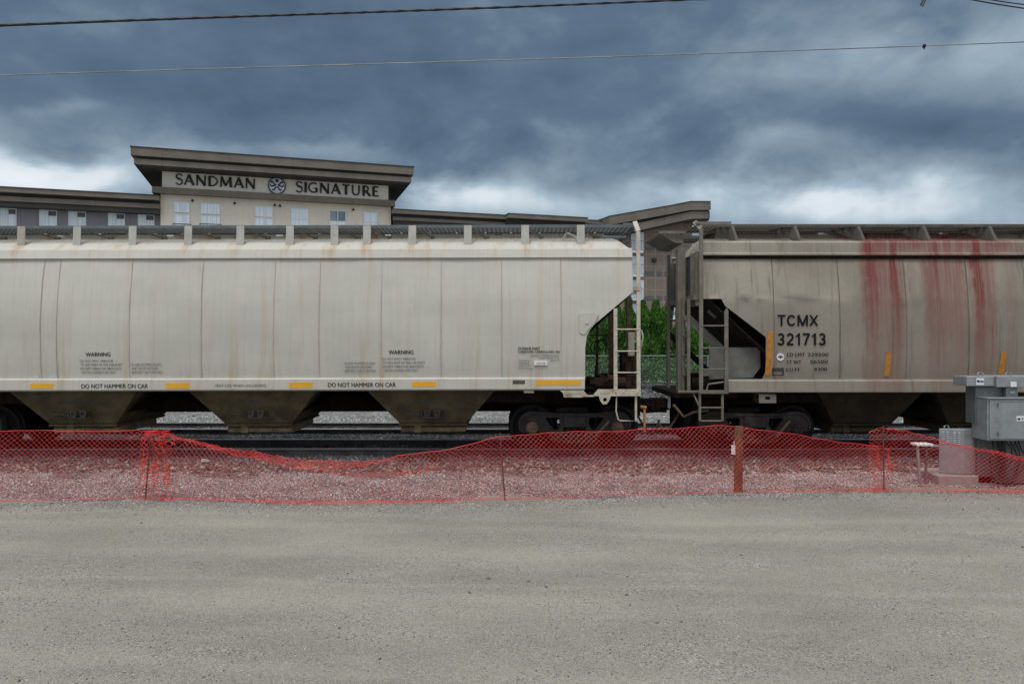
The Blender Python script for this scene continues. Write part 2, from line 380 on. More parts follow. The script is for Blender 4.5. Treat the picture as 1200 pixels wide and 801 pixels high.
def road_mat():
    m, t, b = newmat('gravel_road')
    co = t.coord()
    big = t.noise(t.mp(co, (.30, .55, 1)), 1.0, 6, .6)
    c = t.mix(t.ss(big, .3, .7), (.172, .162, .130), (.262, .245, .197))
    strk = t.noise(t.mp(co, (.38, 1.3, 1), (3, 1, 0)), 1.1, 7, .62)
    c = t.mix(t.ss(strk, .50, .70, 0, .45), c, (.32, .298, .248))
    strk2 = t.noise(t.mp(co, (.5, .95, 1), (8, 5, 0)), 1.3, 8, .68)
    loose = t.ss(strk2, .50, .66)
    sc_ = t.sep(co); wv_ = t.m('ADD', sc_[1], t.m('MULTIPLY', t.m('SUBTRACT', t.noise(t.mp(co, (.12, .3, 1)), 1.0, 3), .5), 2.2))
    wv_ = t.m('ADD', wv_, t.m('MULTIPLY', sc_[0], .045))
    rut = None
    for y_, w_ in ((5.5, .16), (6.9, .20), (7.35, .10), (8.6, .24), (9.7, .18), (10.3, .12)):
        q = t.m('DIVIDE', t.m('SUBTRACT', wv_, y_), w_); k = t.m('EXPONENT', t.m('MULTIPLY', t.m('MULTIPLY', q, q), -1)); rut = k if rut is None else t.m('MAXIMUM', rut, k)
    c = t.mix(t.m('MULTIPLY', rut, t.ss(big, .3, .6, .15, .55)), c, (.315, .294, .240))
    loose = t.m('MULTIPLY', loose, t.m('SUBTRACT', 1, t.m('MULTIPLY', rut, .7)))
    v1 = t.vor(co, 62, 'F1', 'Color'); g1 = t.sep(v1)
    c = t.mix(t.m('MULTIPLY', t.ss(g1[0], .25, .9), t.m('MULTIPLY_ADD', loose, .45, .22)), c, (.40, .395, .375))
    c = t.mix(t.m('MULTIPLY', t.ss(g1[1], .6, 1.0), t.m('MULTIPLY_ADD', loose, .50, .30)), c, (.075, .075, .073))
    v2 = t.sep(t.vor(co, 170, 'F1', 'Color'))
    c = t.mix(t.ss(v2[0], .45, 1, 0, .45), c, (.10, .097, .088))
    c = t.mix(t.ss(v2[1], .5, 1, 0, .36), c, (.50, .48, .44))
    t.put(b.inputs['Base Color'], c); b.inputs['Roughness'].default_value = .95; b.inputs['Specular IOR Level'].default_value = .15
    h = t.m('ADD', t.m('MULTIPLY', t.vor(co, 62, 'F1', 'Distance'), -1.2), t.m('MULTIPLY', t.noise(co, 30, 6, .7), 1.6))
    n0 = t.bump(big, .6, .06)
    n0 = t.bump(strk, .5, .035, n0)
    t.put(b.inputs['Normal'], t.bump(h, .55, .014, n0))
    return m
M['road'] = road_mat()
def ballast_mat(name, c0, c1, c2, scale, isl=False, warm=None):
    m, t, b = newmat(name)
    co = t.coord()
    if isl:
        r = t.N.new('ShaderNodeNewGeometry').outputs['Random Per Island']
        r2 = t.m('FRACT', t.m('MULTIPLY', r, 37.7))
    else:
        v = t.sep(t.vor(co, scale, 'F1', 'Color')); r = v[0]; r2 = v[1]
    c = t.mix(r, c0, c1)
    c = t.mix(t.ss(r2, .72, .9), c, c2)
    if warm:
        r3 = t.m('FRACT', t.m('MULTIPLY', r, 91.3)) if isl else v[2]
        c = t.mix(t.ss(r3, .7, .95, 0, .7), c, warm)
    c = t.mix(t.ss(t.noise(co, 1.4, 4, .6), .35, .7, 0, .3), c, tuple(q*.6 for q in c0))
    t.put(b.inputs['Base Color'], c); b.inputs['Roughness'].default_value = .9; b.inputs['Specular IOR Level'].default_value = .25
    if not isl:
        t.put(b.inputs['Normal'], t.bump(t.m('MULTIPLY', t.vor(co, scale, 'F1', 'Distance'), -1), 1.0, .03))
    return m
M['ballast'] = ballast_mat('ballast_bed', (.05, .05, .052), (.13, .132, .135), (.20, .205, .21), 30)
M['shoulder'] = ballast_mat('gravel_shoulder', (.13, .12, .115), (.42, .40, .39), (.62, .60, .59), 30, True, (.33, .24, .19))
M['shoulderbed'] = ballast_mat('gravel_shoulder_bed', (.05, .048, .045), (.16, .155, .15), (.30, .29, .28), 34)
M['trackstone'] = ballast_mat('track_stones', (.06, .062, .066), (.17, .175, .18), (.26, .27, .28), 20, True, (.12, .09, .075))
M['mixedstone'] = ballast_mat('dusty_cobbles', (.07, .058, .050), (.17, .145, .125), (.32, .29, .26), 20, True)
M['fargravel'] = ballast_mat('far_gravel', (.08, .08, .078), (.22, .22, .215), (.35, .35, .34), 17)

g = MB(); g.add([(-900, -60, 0), (900, -60, 0), (900, 1500, 0), (-900, 1500, 0)], [(0, 1, 2, 3)])
gd = g.build('ground', M['road']); tag(gd, 'pale grey compacted gravel lot in the foreground', 'ground', kind='structure')

# raised gravel bed (toe line follows the fence)
def bedz(x, y):
    e0 = edgeD(x)
    prof = [(e0-.12, -.02), (e0+.02, -.004), (e0+.3, .014), (e0+1.2, .05), (14.35, .05), (14.75, .055), (15.1, .09), (16.2, .10), (20.9, .095), (21.6, .06), (24, .03), (27, .06), (29.5, .25), (33, .8), (48, .8)]
    z = float(np.interp(y, [p[0] for p in prof], [p[1] for p in prof]))
    return z+.012*math.sin(x*2.3+y*3.1)+.010*math.sin(x*.9-y*1.7)
xs = np.linspace(-26, 30, 150); P = []
offs = [-.12, 0, .15, .5, 1.0, 1.6]
for j in range(46):
    row = []
    for x in xs:
        e0 = edgeD(x)
        if j < len(offs): y = e0+offs[j]
        else: y = (14.1+(j-len(offs))*.27) if j < 22 else 18.3+(j-22)*.62
        row.append((x, y, bedz(x, y)))
    P.append(row)
sb = MB().grid(P[:7]); sbo = sb.build('gravel_shoulder', M['shoulderbed'], recalc=False, smooth=True)
tag(sbo, 'pale gravel strip between the lot and the track', 'gravel strip', kind='structure')
bb = MB().grid(P[6:22]).build('track_bed', M['ballast'], recalc=False, smooth=True)
tag(bb, 'dark stone bed carrying the railway tracks', 'track bed', kind='structure')
fb2 = MB().grid(P[36:]).build('bank', M['ballast'], recalc=False, smooth=True); tag(fb2, 'dark stony bank rising towards the cedar hedge', 'bank', kind='structure')
fb_ = MB().grid(P[21:37]).build('gravel_yard', M['fargravel'], recalc=False, smooth=True)
tag(fb_, 'pale gravel ground beyond the tracks', 'gravel ground', kind='structure')

def stones(name, n, sampler, mat, label, cat, smin, smax, flat=.7):
    base = np.array([(1, 0, 0), (-1, 0, 0), (0, 1, 0), (0, -1, 0), (0, 0, 1), (0, 0, -1)], float)
    fc = np.array([(0, 2, 4), (2, 1, 4), (1, 3, 4), (3, 0, 4), (2, 0, 5), (1, 2, 5), (3, 1, 5), (0, 3, 5)])
    pos = sampler(n); n = len(pos)
    sz = rng.uniform(smin, smax, (n, 1, 1))*rng.uniform(.65, 1.25, (n, 1, 3)); sz[:, :, 2] *= flat
    V = base[None]*sz+rng.normal(0, .22, (n, 6, 3))*sz
    a = rng.uniform(0, 6.28, n); ca, sa = np.cos(a), np.sin(a)
    x = V[:, :, 0]*ca[:, None]-V[:, :, 1]*sa[:, None]; y = V[:, :, 0]*sa[:, None]+V[:, :, 1]*ca[:, None]
    tl = rng.normal(0, .4, (n, 1)); z = V[:, :, 2]+x*tl
    V = np.stack([x, y, z], 2)+pos[:, None, :]
    me = bpy.data.meshes.new(name)
    me.vertices.add(n*6); me.vertices.foreach_set('co', V.reshape(-1).astype(np.float32))
    L = (fc[None]+np.arange(n)[:, None, None]*6).reshape(-1)
    me.loops.add(len(L)); me.loops.foreach_set('vertex_index', L.astype(np.int32))
    me.polygons.add(n*8); me.polygons.foreach_set('loop_start', np.arange(0, n*24, 3, dtype=np.int32))
    me.polygons.foreach_set('loop_total', np.full(n*8, 3, np.int32))
    me.update(); me.validate(); me.materials.append(mat)
    o = bpy.data.objects.new(name, me); COL.objects.link(o)
    return tag(o, label, cat, kind='stuff')

def samp_rect(x0, x1, ylo, yhi, dz=0.0, dens=None):
    def f(n):
        x = rng.uniform(x0, x1, n); t = rng.uniform(0, 1, n)
        out = []
        for a, b in zip(x, t):
            lo = ylo(a) if callable(ylo) else ylo; hi = yhi(a) if callable(yhi) else yhi
            y = lo+(hi-lo)*b
            out.append((a, y, bedz(a, y)+dz))
        return np.array(out)
    return f
stones('shoulder_gravel', 105000, samp_rect(-9.8, 10.3, lambda x: edgeD(x)-.16+.10*math.sin(x*3.1)*math.sin(x*1.3), 14.2), M['shoulder'], 'pale crushed gravel spread behind the red safety netting', 'gravel', .008, .018)
stones('gravel_fringe', 10000, lambda n: np.array([(a, edgeD(a)-abs(rng.normal(0, .3))-.0, .004) for a in rng.uniform(-9.8, 10.3, n)]), M['shoulder'], 'loose gravel spilled along the edge of the lot', 'gravel', .005, .014)
def cob(n):
    out = []
    for a in rng.uniform(-10.5, 10.8, n):
        y = 14.15+rng.normal(0, .26); out.append((a, min(y, 14.75), bedz(a, y)+.012))
    return np.array(out)
stones('cobbles', 4200, cob, M['mixedstone'], 'larger dusty brown cobbles along the tie ends', 'cobbles', .02, .065)
stones('ballast_stones', 45000, samp_rect(-13.5, 13.5, 14.6, 20.8, .004), M['trackstone'], 'dark grey ballast between and beyond the rails', 'ballast', .018, .042)
from mathutils import noise as mnoise
def roadp(n, thr=.0):
    out = []
    while len(out) < n:
        y = 4.2+7.4*rng.uniform(0, 1)**1.2; x = rng.uniform(-.75*y, .75*y)
        if y > edgeD(x)-.05: continue
        k = mnoise.fractal(Vector((x*.5, y*1.1, 3)), 1, 2, 4)
        if k+rng.uniform(-.25, .25) > thr or rng.uniform() < .12: out.append((x, y, .001))
    return np.array(out)
stones('road_pebbles', 26000, roadp, M['shoulder'], 'small loose pebbles scattered over the gravel lot', 'pebbles', .002, .0075)
stones('road_dark_pebbles', 7000, lambda n: roadp(n, .12), M['trackstone'], 'dark pebbles scattered over the gravel lot', 'pebbles', .003, .009)
stones('road_clods', 45, lambda n: roadp(n, .2), M['trackstone'], 'few larger dark clods lying on the gravel lot', 'clods', .010, .026)

# ------------------------------------------------------------------ railway tracks
RAILZ = .25
def rail_profile(yc):
    return [(yc-.07, RAILZ-.17), (yc-.07, RAILZ-.155), (yc-.012, RAILZ-.135), (yc-.010, RAILZ-.045), (yc-.036, RAILZ-.032), (yc-.036, RAILZ-.006), (yc-.03, RAILZ),
            (yc+.03, RAILZ), (yc+.036, RAILZ-.006), (yc+.036, RAILZ-.032), (yc+.010, RAILZ-.045), (yc+.012, RAILZ-.135), (yc+.07, RAILZ-.155), (yc+.07, RAILZ-.17)]
def track(yc, label, x0=-60, x1=60):
    root = empty('railway_track', (0, yc, 0), label, 'railway track', kind='structure')
    for s in (-1, 1):
        y = yc+s*.7525
        MB().prism_x(rail_profile(y), x0, x1).build('rail', M['rail'], root, (0, yc, 0))
        hd = MB().prism_x([(y-.0375, RAILZ-.022), (y-.0375, RAILZ-.004), (y-.030, RAILZ+.002), (y+.030, RAILZ+.002), (y+.0375, RAILZ-.004), (y+.0375, RAILZ-.022)], x0, x1)
        hd.build('rail_head', M['railhead'], root, (0, yc, 0))
    base = None
    k = 0
    for i in range(-25, 26):
        x = i*.52
        mb = MB().box(-.115, .115, yc-1.3, yc+1.3, -.08, .082)
        for s in (-1, 1):
            mb.box(-.09, .09, yc+s*.7525-.19, yc+s*.7525-.072, .082, .1)
            mb.box(-.09, .09, yc+s*.7525+.072, yc+s*.7525+.19, .082, .1)
        if base is None: base = mb.build('tie', M['tie'], root, (0, yc, 0), bevel=.008); o = base
        else:
            o = base.copy(); COL.objects.link(o); o.parent = root
        o.location = (x+random.uniform(-.02, .02), random.uniform(-.05, .05), random.uniform(-.012, .008)); o.rotation_euler = (0, 0, random.uniform(-.01, .01))
    return root
YC = 16.23
track(YC, 'railway track directly under the freight train')
track(19.8, 'second railway track running behind the freight train')

# ------------------------------------------------------------------ hopper cars
PROF = [(1.50, 1.50), (1.56, 1.75), (1.59, 2.1), (1.60, 2.5), (1.595, 2.9), (1.565, 3.3), (1.52, 3.65), (1.47, 3.95), (1.43, 4.15), (1.38, 4.32)]
def wz(z): return float(np.interp(z, [p[1] for p in PROF], [p[0] for p in PROF]))
ROOF = [(1.38, 4.32), (1.28, 4.42), (1.12, 4.51), (.92, 4.585), (.66, 4.64), (.34, 4.68), (0, 4.69)]

def side_shell(mb, org, cut, half, seams, sgn, xc):
    """one side sheet: cut(z) = distance of the edge from the car centre"""
    zs = sorted(set([1.70, 1.9, 2.1, 2.35, 2.57, 2.7, 2.82, 3.0, 3.15, 3.19, 3.2, 3.33, 3.331, 3.45, 3.451, 3.65, 3.85, 4.0, 4.15, 4.25, 4.32]))
    rows = []
    for z in zs:
        h = cut(z)
        row = []
        for i in range(161):
            x = -h+2*h*i/160
            y = wz(z)+.005*math.sin(x*2.1+z*.6)+.004*math.sin(x*5.3+1.1)*math.sin(z*1.7)
            row.append((xc+x, YC-sgn*y, z))
        rows.append(row)
    mb.grid(rows)

def seam_strips(root, org, seams, mat, zlo):
    for sx in seams:
        mb = MB(); zz_ = list(np.linspace(zlo(sx), 4.13, 18)); j_ = [random.uniform(-.004, .004) for _ in zz_]
        for i in range(len(zz_)-1):
            a, b = zz_[i], zz_[i+1]; ya, yb = YC-(wz(a)+.0115), YC-(wz(b)+.0115)
            mb.add([(sx-.008+j_[i], ya, a), (sx+.008+j_[i], ya, a), (sx+.008+j_[i+1], yb, b), (sx-.008+j_[i+1], yb, b)], [(0, 1, 2, 3)])
        mb.build('weld_seam', mat, root, org)

def wheel(root, x, s, tr, org):
    y = YC+s*.7525; d = s                    # outside face away from centre
    prof = [(.02, .075), (.10, .075), (.12, .045), (.22, .02), (.34, .03), (.385, .055), (.40, .07), (.452, .07), (.457, .06), (.462, -.03), (.470, -.042), (.486, -.052), (.486, -.066), (.46, -.075), (.39, -.07), (.36, -.03), (.2, -.035), (.12, -.06), (.02, -.06)]
    return MB().lathe([(r, a*d) for r, a in prof], (x, y, RAILZ+.457), 'y', 48).build('wheel', M['wheel'], tr, org, smooth=True)

def truck(root, xc, org, capmat):
    zj = RAILZ+.457
    bo = MB().box(xc-.22, xc+.22, YC-1.12, YC+1.12, zj+.02, zj+.24).box(xc-.35, xc+.35, YC-.4, YC+.4, zj+.1, zj+.36)
    for s in (-1, 1): bo.box(xc-.60*0-.9, xc+.9, YC+s*.35-.03, YC+s*.35+.03, zj+.16, zj+.22)
    tr = bo.build('truck', M['castiron'], root, org, bevel=.012)
    for s in (-1, 1):
        yf = YC+s*1.02
        outer = [(-1.15, -.03), (-1.16, .12), (-1.10, .25), (-1.0, .32), (-.86, .345), (-.70, .335), (-.5, .31), (-.2, .30), (.2, .30), (.5, .31), (.70, .335), (.86, .345), (1.0, .32), (1.10, .25), (1.16, .12), (1.15, -.03),
                 (1.06, -.10), (.98, -.02), (.92, .08), (.82, .08), (.76, -.02), (.72, -.10), (.62, -.06), (.46, -.25), (.34, -.30), (-.34, -.30), (-.46, -.25), (-.62, -.06), (-.72, -.10), (-.76, -.02), (-.82, .08), (-.92, .08), (-.98, -.02), (-1.06, -.10)]
        tri = [(-.60, .19), (-.56, .215), (-.34, .215), (-.30, .19), (-.29, .08), (-.34, -.03), (-.42, -.04), (-.47, .02)]
        tri2 = [(-a, b) for a, b in tri][::-1]
        mid = [(-.22, .19), (.22, .19), (.24, -.2), (-.24, -.2)]
        mb = MB(); plate(mb, [outer, tri, tri2, mid], yf, .13, lambda a, b: (xc+a, zj+b))
        # raised ribs round the frame
        plate(mb, [[(a*.99, b) for a, b in outer], [(a*.955, b*.86-.006) for a, b in outer]], yf+s*.075, .03, lambda a, b: (xc+a, zj+b))
        sf = mb.build('side_frame', M['castiron'], tr, org, bevel=.008)
        spg = MB()
        for dx in (-.14, 0, .14):
            hx = [(xc+dx+.055*math.cos(q*.9), yf+.055*math.sin(q*.9), zj-.2+.2*q/30) for q in range(0, 31)]
            spg.tube(hx, .014, 6)
        spg.box(xc-.21, xc+.21, yf-.05, yf+.05, zj+.0, zj+.045).box(xc-.14, xc+.14, yf-.055, yf+.06, zj+.06, zj+.15)
        spg.build('spring', M['castiron'], tr, org, smooth=True)
        for dx in (-.875, .875):
            mb = MB().lathe([(.13, 0), (.13, s*.10), (.105, s*.115), (.105, s*.17), (.09, s*.185), (.02, s*.185)], (xc+dx, yf, zj), 'y', 24)
            for q in range(3):
                an = q*2.094+.5; mb.lathe([(.022, s*.18), (.022, s*.205), (.005, s*.207)], (xc+dx+.055*math.cos(an), yf, zj+.055*math.sin(an)), 'y', 6)
            mb.build('bearing_cap', capmat, tr, org, smooth=True)
            wheel(root, xc+dx, s, tr, org)
    for dx in (-.875, .875):
        MB().tube([(xc+dx, YC-.8, zj), (xc+dx, YC+.8, zj)], .08, 12).build('axle', M['darkrust'], tr, org, smooth=True)
        MB().prism_y([(xc+dx*.55-.05, zj-.1), (xc+dx*.55+.05, zj-.1), (xc+dx*.5+.05, zj+.14), (xc+dx*.5-.05, zj+.14)], YC-.7, YC+.7).build('brake_beam', M['darkrust'], tr, org)
    MB().bar((xc+.42, YC-1.14, zj-.16), (xc+.70, YC-1.14, zj+.16), .055, .03).build('brake_lever', M['rust'], tr, org)
    return tr

def hopper_pocket(root, hx, org, mat, outmat, topw, botw, letters=True):
    zt, zb = 1.53, .785; yt, yb = 1.42, 1.03
    def pt(x, s, z):
        k = (zt-z)/(zt-zb); return (x, YC+s*(yt+(yb-yt)*k), z)
    a, b = topw/2, botw/2
    mb = MB()
    v8 = [pt(hx-a, -1, zt), pt(hx+a, -1, zt), pt(hx+a, 1, zt), pt(hx-a, 1, zt), pt(hx-b, -1, zb), pt(hx+b, -1, zb), pt(hx+b, 1, zb), pt(hx-b, 1, zb)]
    mb.add(v8, [(0, 1, 5, 4), (1, 2, 6, 5), (2, 3, 7, 6), (3, 0, 4, 7), (0, 3, 2, 1), (4, 5, 6, 7)])
    # bottom flange with bolt row, side rim
    mb.box(hx-b-.04, hx+b+.04, YC-yb-.03, YC+yb+.03, zb-.03, zb+.012)
    mb.box(hx-b-.0, hx+b+.0, YC-yb-.045, YC-yb-.001, zb+.06, zb+.085)
    for i in range(18):
        x = hx-b+.04+i*(2*b-.08)/17; mb.box(x-.012, x+.012, YC-yb-.05, YC-yb-.028, zb+.02, zb+.05)
    h = mb.build('hopper', mat, root, org, bevel=.006)
    if letters:
        def ysurf(z): return YC-(yt+(yb-yt)*(zt-z)/(zt-zb))-.006
        le = MB()
        text_box(le, 'VIBRATE HOPPER ONLY AT BRACKET LOCATION', hx-.42, hx+.42, 1.265, 1.305, ysurf)
        text_box(le, 'SEE INSTRUCTIONS BEFORE OPERATING GATE', hx-.38, hx+.34, 1.21, 1.25, ysurf)
        le.build('lettering', M['finelettering'], h, org)
        # vibrator bracket: rounded frame with two sockets
        vb = MB(); zc = 1.03; yv = ysurf(zc)-.03
        vb.tube([(hx-.22, yv, zc+.1), (hx+.17, yv, zc+.1), (hx+.22, yv, zc+.06), (hx+.22, yv-.0, zc-.06), (hx+.17, yv, zc-.1), (hx-.18, yv, zc-.1), (hx-.22, yv, zc-.05), (hx-.22, yv, zc+.1)], .014, 6)
        for dx in (-.1, .1):
            vb.lathe([(.065, .03), (.065, -.03), (.045, -.035), (.045, .0), (.02, .0)], (hx+dx, yv, zc), 'y', 16)
            vb.bar((hx+dx-.07, yv-.02, zc+.05), (hx+dx+.07, yv-.02, zc+.05), .03, .03)
            vb.bar((hx+dx-.05, yv-.02, zc-.06), (hx+dx+.05, yv-.02, zc-.06), .03, .03)
        vb.build('vibrator_bracket', M['greydark'], h, org, smooth=True)
        hb = MB().tube([(hx-.55, ysurf(1.0)-.02, .99), (hx-.5, ysurf(1.02)-.05, 1.02), (hx-.34, ysurf(1.02)-.05, 1.02), (hx-.26, ysurf(1.0)-.02, .985)], .012, 6)
        hb.build('grab_iron', M['greydark'], h, org)
    # outlet gate
    ob = MB().box(hx-b*.95, hx+b*.95, YC-.78, YC+.78, .60, .74)
    ob.tube([(hx-b*1.02, YC-.86, .665), (hx-b*.55, YC-.86, .665)], .07, 14).tube([(hx-b*.42, YC-.86, .665), (hx+b*.98, YC-.86, .665)], .062, 14)
    for k in (-.1, .45): ob.tube([(hx+b*k-.02, YC-.86, .665), (hx+b*k+.02, YC-.86, .665)], .075, 14)
    ob.box(hx-b*.6, hx-b*.38, YC-.95, YC-.80, .61, .75)
    ob.build('outlet_gate', outmat, h, org, smooth=True)
    return h

def grating(mb, x0, x1, y0, y1, z):
    """open steel walkway: bearing bars along the car and slanted cross bars"""
    n = max(2, int(abs(y1-y0)/.10))
    for i in range(n+1):
        y = y0+(y1-y0)*i/n; mb.box(x0, x1, y-.006, y+.006, z-.03, z)
    k = int((x1-x0)/.09)
    for i in range(k+1):
        x = x0+(x1-x0)*i/k; mb.box(x-.016, x+.016, y0, y1, z-.026, z-.004)
    mb.box(x0, x1, y0-.014, y0+.006, z-.045, z+.012); mb.box(x0, x1, y1-.006, y1+.014, z-.045, z+.012)

# ---------- left car (cream)
LXC = -5.147; LH = 7.56
lorg = (LXC, YC, RAILZ)
left = empty('hopper_car', lorg, 'long cream covered hopper car lettered WARNING and DO NOT HAMMER ON CAR', 'hopper car', 'hopper cars coupled in the freight train')
def lcut(z): return float(np.interp(z, [1.7, 2.50, 2.66, 2.82, 3.45, 3.451, 4.4], [6.60, 6.60, 6.66, 6.79, 7.55, 7.56, 7.56]))
def car_body(root, org, xc, half, cut, seams, mat, name='body'):
    mb = MB()
    side_shell(mb, org, cut, half, seams, 1, xc); side_shell(mb, org, cut, half, [], -1, xc)
    # roof
    prof = [(YC-a, b) for a, b in ROOF]+[(YC+a, b) for a, b in ROOF[::-1][1:]]
    rows = []
    for j, (y, z) in enumerate(prof):
        k = (z-4.32)/.37; h = half-.02-.30*max(0, k)**.8
        rows.append([(xc-h+2*h*i/60, y, z+.004*math.sin(i*1.3+j)) for i in range(61)])
    mb.grid(rows)
    for s in (-1, 1):                        # roof end caps, end sheet, slope sheet
        ring = [r_[-1] if s > 0 else r_[0] for r_ in rows]
        lowr = [(xc+s*(half-.02), y, 4.30) for y in np.linspace(YC-1.38, YC+1.38, len(ring))]
        mb.grid([ring, lowr])
        xe = xc+s*(half-.03)
        MB().grid([[(xe, YC-1.38, 4.32), (xe, YC+1.38, 4.32)], [(xe, YC-1.44, 4.1), (xe, YC+1.44, 4.1)], [(xe, YC-1.53, 3.42), (xe, YC+1.53, 3.42)]]).build('end_sheet', mat if mat is M['white'] else M['endgrime_shade'], root, org, recalc=False, thick=.01)
        MB().grid([[(xe, YC-1.53, 3.42), (xe, YC+1.53, 3.42)], [(xc+s*(half-1.9), YC-1.52, 1.72), (xc+s*(half-1.9), YC+1.52, 1.72)], [(xc+s*(half-2.6), YC-1.40, 1.55), (xc+s*(half-2.6), YC+1.40, 1.55)]]).build('end_slope_sheet', M['slopegrime_shade'], root, org, recalc=False, thick=.01)
    mb.add([(xc-half+1.2, YC-1.5, 1.69), (xc+half-1.2, YC-1.5, 1.69), (xc+half-1.2, YC+1.5, 1.69), (xc-half+1.2, YC+1.5, 1.69)], [(0, 1, 2, 3)])
    return mb.build(name, mat, root, org, smooth=True, recalc=False)
lseams = [X(p, 14.65) for p in (48, 67, 152, 236, 321, 374, 447, 517, 588, 658)]+[-11.5, -10.9, -12.1]
car_body(left, lorg, LXC, LH, lcut, lseams, M['white'])
M['seam_l'] = simple('stained_seam', (.44, .415, .355), .7, .15, 5, stretch=(1, 1, .3), dirt=(.27, .20, .13), dirtamt=.5, spec=.1)
M['seam_r'] = simple('dark_stained_seam', (.13, .115, .09), .8, .35, 5, stretch=(1, 1, .3))
seam_strips(left, lorg, [q for q in lseams if q > LXC-6.5], M['seam_l'], lambda q: 1.77)
for s in (-1, 1):
    # top chord: folded strip standing proud of the side with a shadow line beneath
    MB().prism_x([(YC-s*1.425, 4.145), (YC-s*1.475, 4.15), (YC-s*1.472, 4.165), (YC-s*1.425, 4.325), (YC-s*1.38, 4.345), (YC-s*1.37, 4.30)], LXC-LH, LXC+LH).build('top_chord', M['white'], left, lorg)
    # side sill
    MB().prism_x([(YC-s*1.50, 1.50), (YC-s*1.605, 1.525), (YC-s*1.612, 1.545), (YC-s*1.612, 1.735), (YC-s*1.605, 1.75), (YC-s*1.575, 1.765), (YC-s*1.50, 1.765)], LXC-6.59, LXC+6.59).build('side_sill', M['white'], left, lorg, bevel=.004)
# centre sill
MB().box(LXC-LH+.1, LXC+LH-.1, YC-.17, YC+.17, .97, 1.35).box(LXC-5.2, LXC+5.2, YC-.35, YC+.35, 1.3, 1.52).build('center_sill', M['darkrust'], left, lorg)
for hx in (-1.62, -5.2, -8.8): hopper_pocket(left, hx, lorg, M['hop_l'], M['outlet'], 2.62, 1.33)
# slope sheets between pockets
def slopes(root, org, xs_, half, mat):
    mb = MB(); xs_ = sorted(xs_)
    for a, b in zip(xs_[:-1], xs_[1:]):
        m_ = (a+b)/2
        mb.add([(a+.6, YC-1.0, .9), (m_, YC-1.2, 1.5), (m_, YC+1.2, 1.5), (a+.6, YC+1.0, .9)], [(0, 1, 2, 3)])
        mb.add([(b-.6, YC-1.0, .9), (m_, YC-1.2, 1.5), (m_, YC+1.2, 1.5), (b-.6, YC+1.0, .9)], [(0, 1, 2, 3)])
        mb.box(m_-.5, m_+.5, YC-.32, YC+.32, .99, 1.5)
    for s, x in ((-1, xs_[0]), (1, xs_[-1])):
        mb.box(x+s*.5, x+s*2.3, YC-1.25, YC-1.2, 1.25, 1.6).box(x+s*1.3, x+s*3.2, YC-.5, YC+.5, 1.15, 1.6)
    mb.build('slope_sheet', mat, root, org)
slopes(left, lorg, (-1.62, -5.2, -8.8), LH, M['darkrust'])
# roof walk, brackets, hatches
for s in (-1, 1):
    mb = MB(); y0 = YC-s*1.2; y1 = YC-s*.3
    grating(mb, LXC-LH-.05, LXC+LH+.05, min(y0, y1), max(y0, y1), 4.835)
    mb.build('roof_walk', M['greydark2'] if 'greydark2' in M else M['galvdark'], left, lorg)
brx = [27, 92, 157, 222, 283, 341, 393, 431, 484, 549, 616, 681]
BR = [X(p, 15.04) for p in brx]+[X(p, 15.04) for p in (-38, -95)]
for i, x in enumerate(BR):
    mb = MB()
    mb.add([(x-.078, YC-1.225, 4.835), (x+.078, YC-1.225, 4.835), (x+.078, YC-1.245, 4.43), (x-.078, YC-1.245, 4.43),
            (x-.078, YC-1.210, 4.835), (x+.078, YC-1.210, 4.835), (x+.078, YC-1.228, 4.43), (x-.078, YC-1.228, 4.43)],
           [(0, 3, 2, 1), (4, 5, 6, 7), (0, 1, 5, 4), (1, 2, 6, 5), (2, 3, 7, 6), (3, 0, 4, 7)])
    mb.box(x-.078, x-.066, YC-1.21, YC-1.14, 4.47, 4.82)
    b = mb.build('walk_bracket', M['palegrey'], left, lorg, bevel=.003)
    a = MB().bar((x+.03, YC-1.16, 4.78), (x+.36, YC-.62, 4.66), .034, .03).box(x+.32, x+.40, YC-.66, YC-.56, 4.62, 4.71)
    a.build('brace', M['greytrim'], b, lorg)
    if i % 2 == 0:
        MB().box(x-.06, x+.06, YC+1.20, YC+1.23, 4.45, 4.83).build('walk_bracket', M['whitetrim'], left, lorg)
# hatch coaming
cm = MB().box(LXC-LH+.6, LXC+LH-.6, YC-.27, YC+.27, 4.66, 4.76)
cm.build('hatch_coaming', M['white'], left, lorg, bevel=.01)
for i in range(6):
    x = LXC-LH+1.8+i*2.36
    mb = MB().box(x-1.1, x+1.1, YC-.29, YC+.29, 4.755, 4.80)
    for dx in (-.9, -.3, .3, .9): mb.box(x+dx-.03, x+dx+.03, YC-.34, YC+.34, 4.795, 4.82)
    mb.build('roof_hatch', M['white'], left, lorg, bevel=.01)
mb = MB().tube([(X(661, 15.0), YC-1.0, 4.56), (X(665, 15.0), YC-1.02, 4.70), (X(668, 15.0), YC-1.1, 4.68), (X(676, 15), YC-1.15, 4.60), (X(679, 15), YC-1.23, 4.46)], .02, 8)
mb.build('lock_lever', M['whitetrim'], left, lorg, smooth=True)
# gusset panel and small welded plates near the end
mb = MB(); gp = [(679, 368), (702, 368), (697, 380), (690, 386), (686, 392), (682, 392), (679, 389)]
plate(mb, [[(X(a, 14.62), Z(b, 14.62)) for a, b in gp]], YC-1.612, .02)
mb.box(X(686, 14.6), X(690, 14.6), YC-1.635, YC-1.62, Z(380, 14.6), Z(377, 14.6))
mb.build('corner_plate', M['white'], left, lorg, bevel=.004)
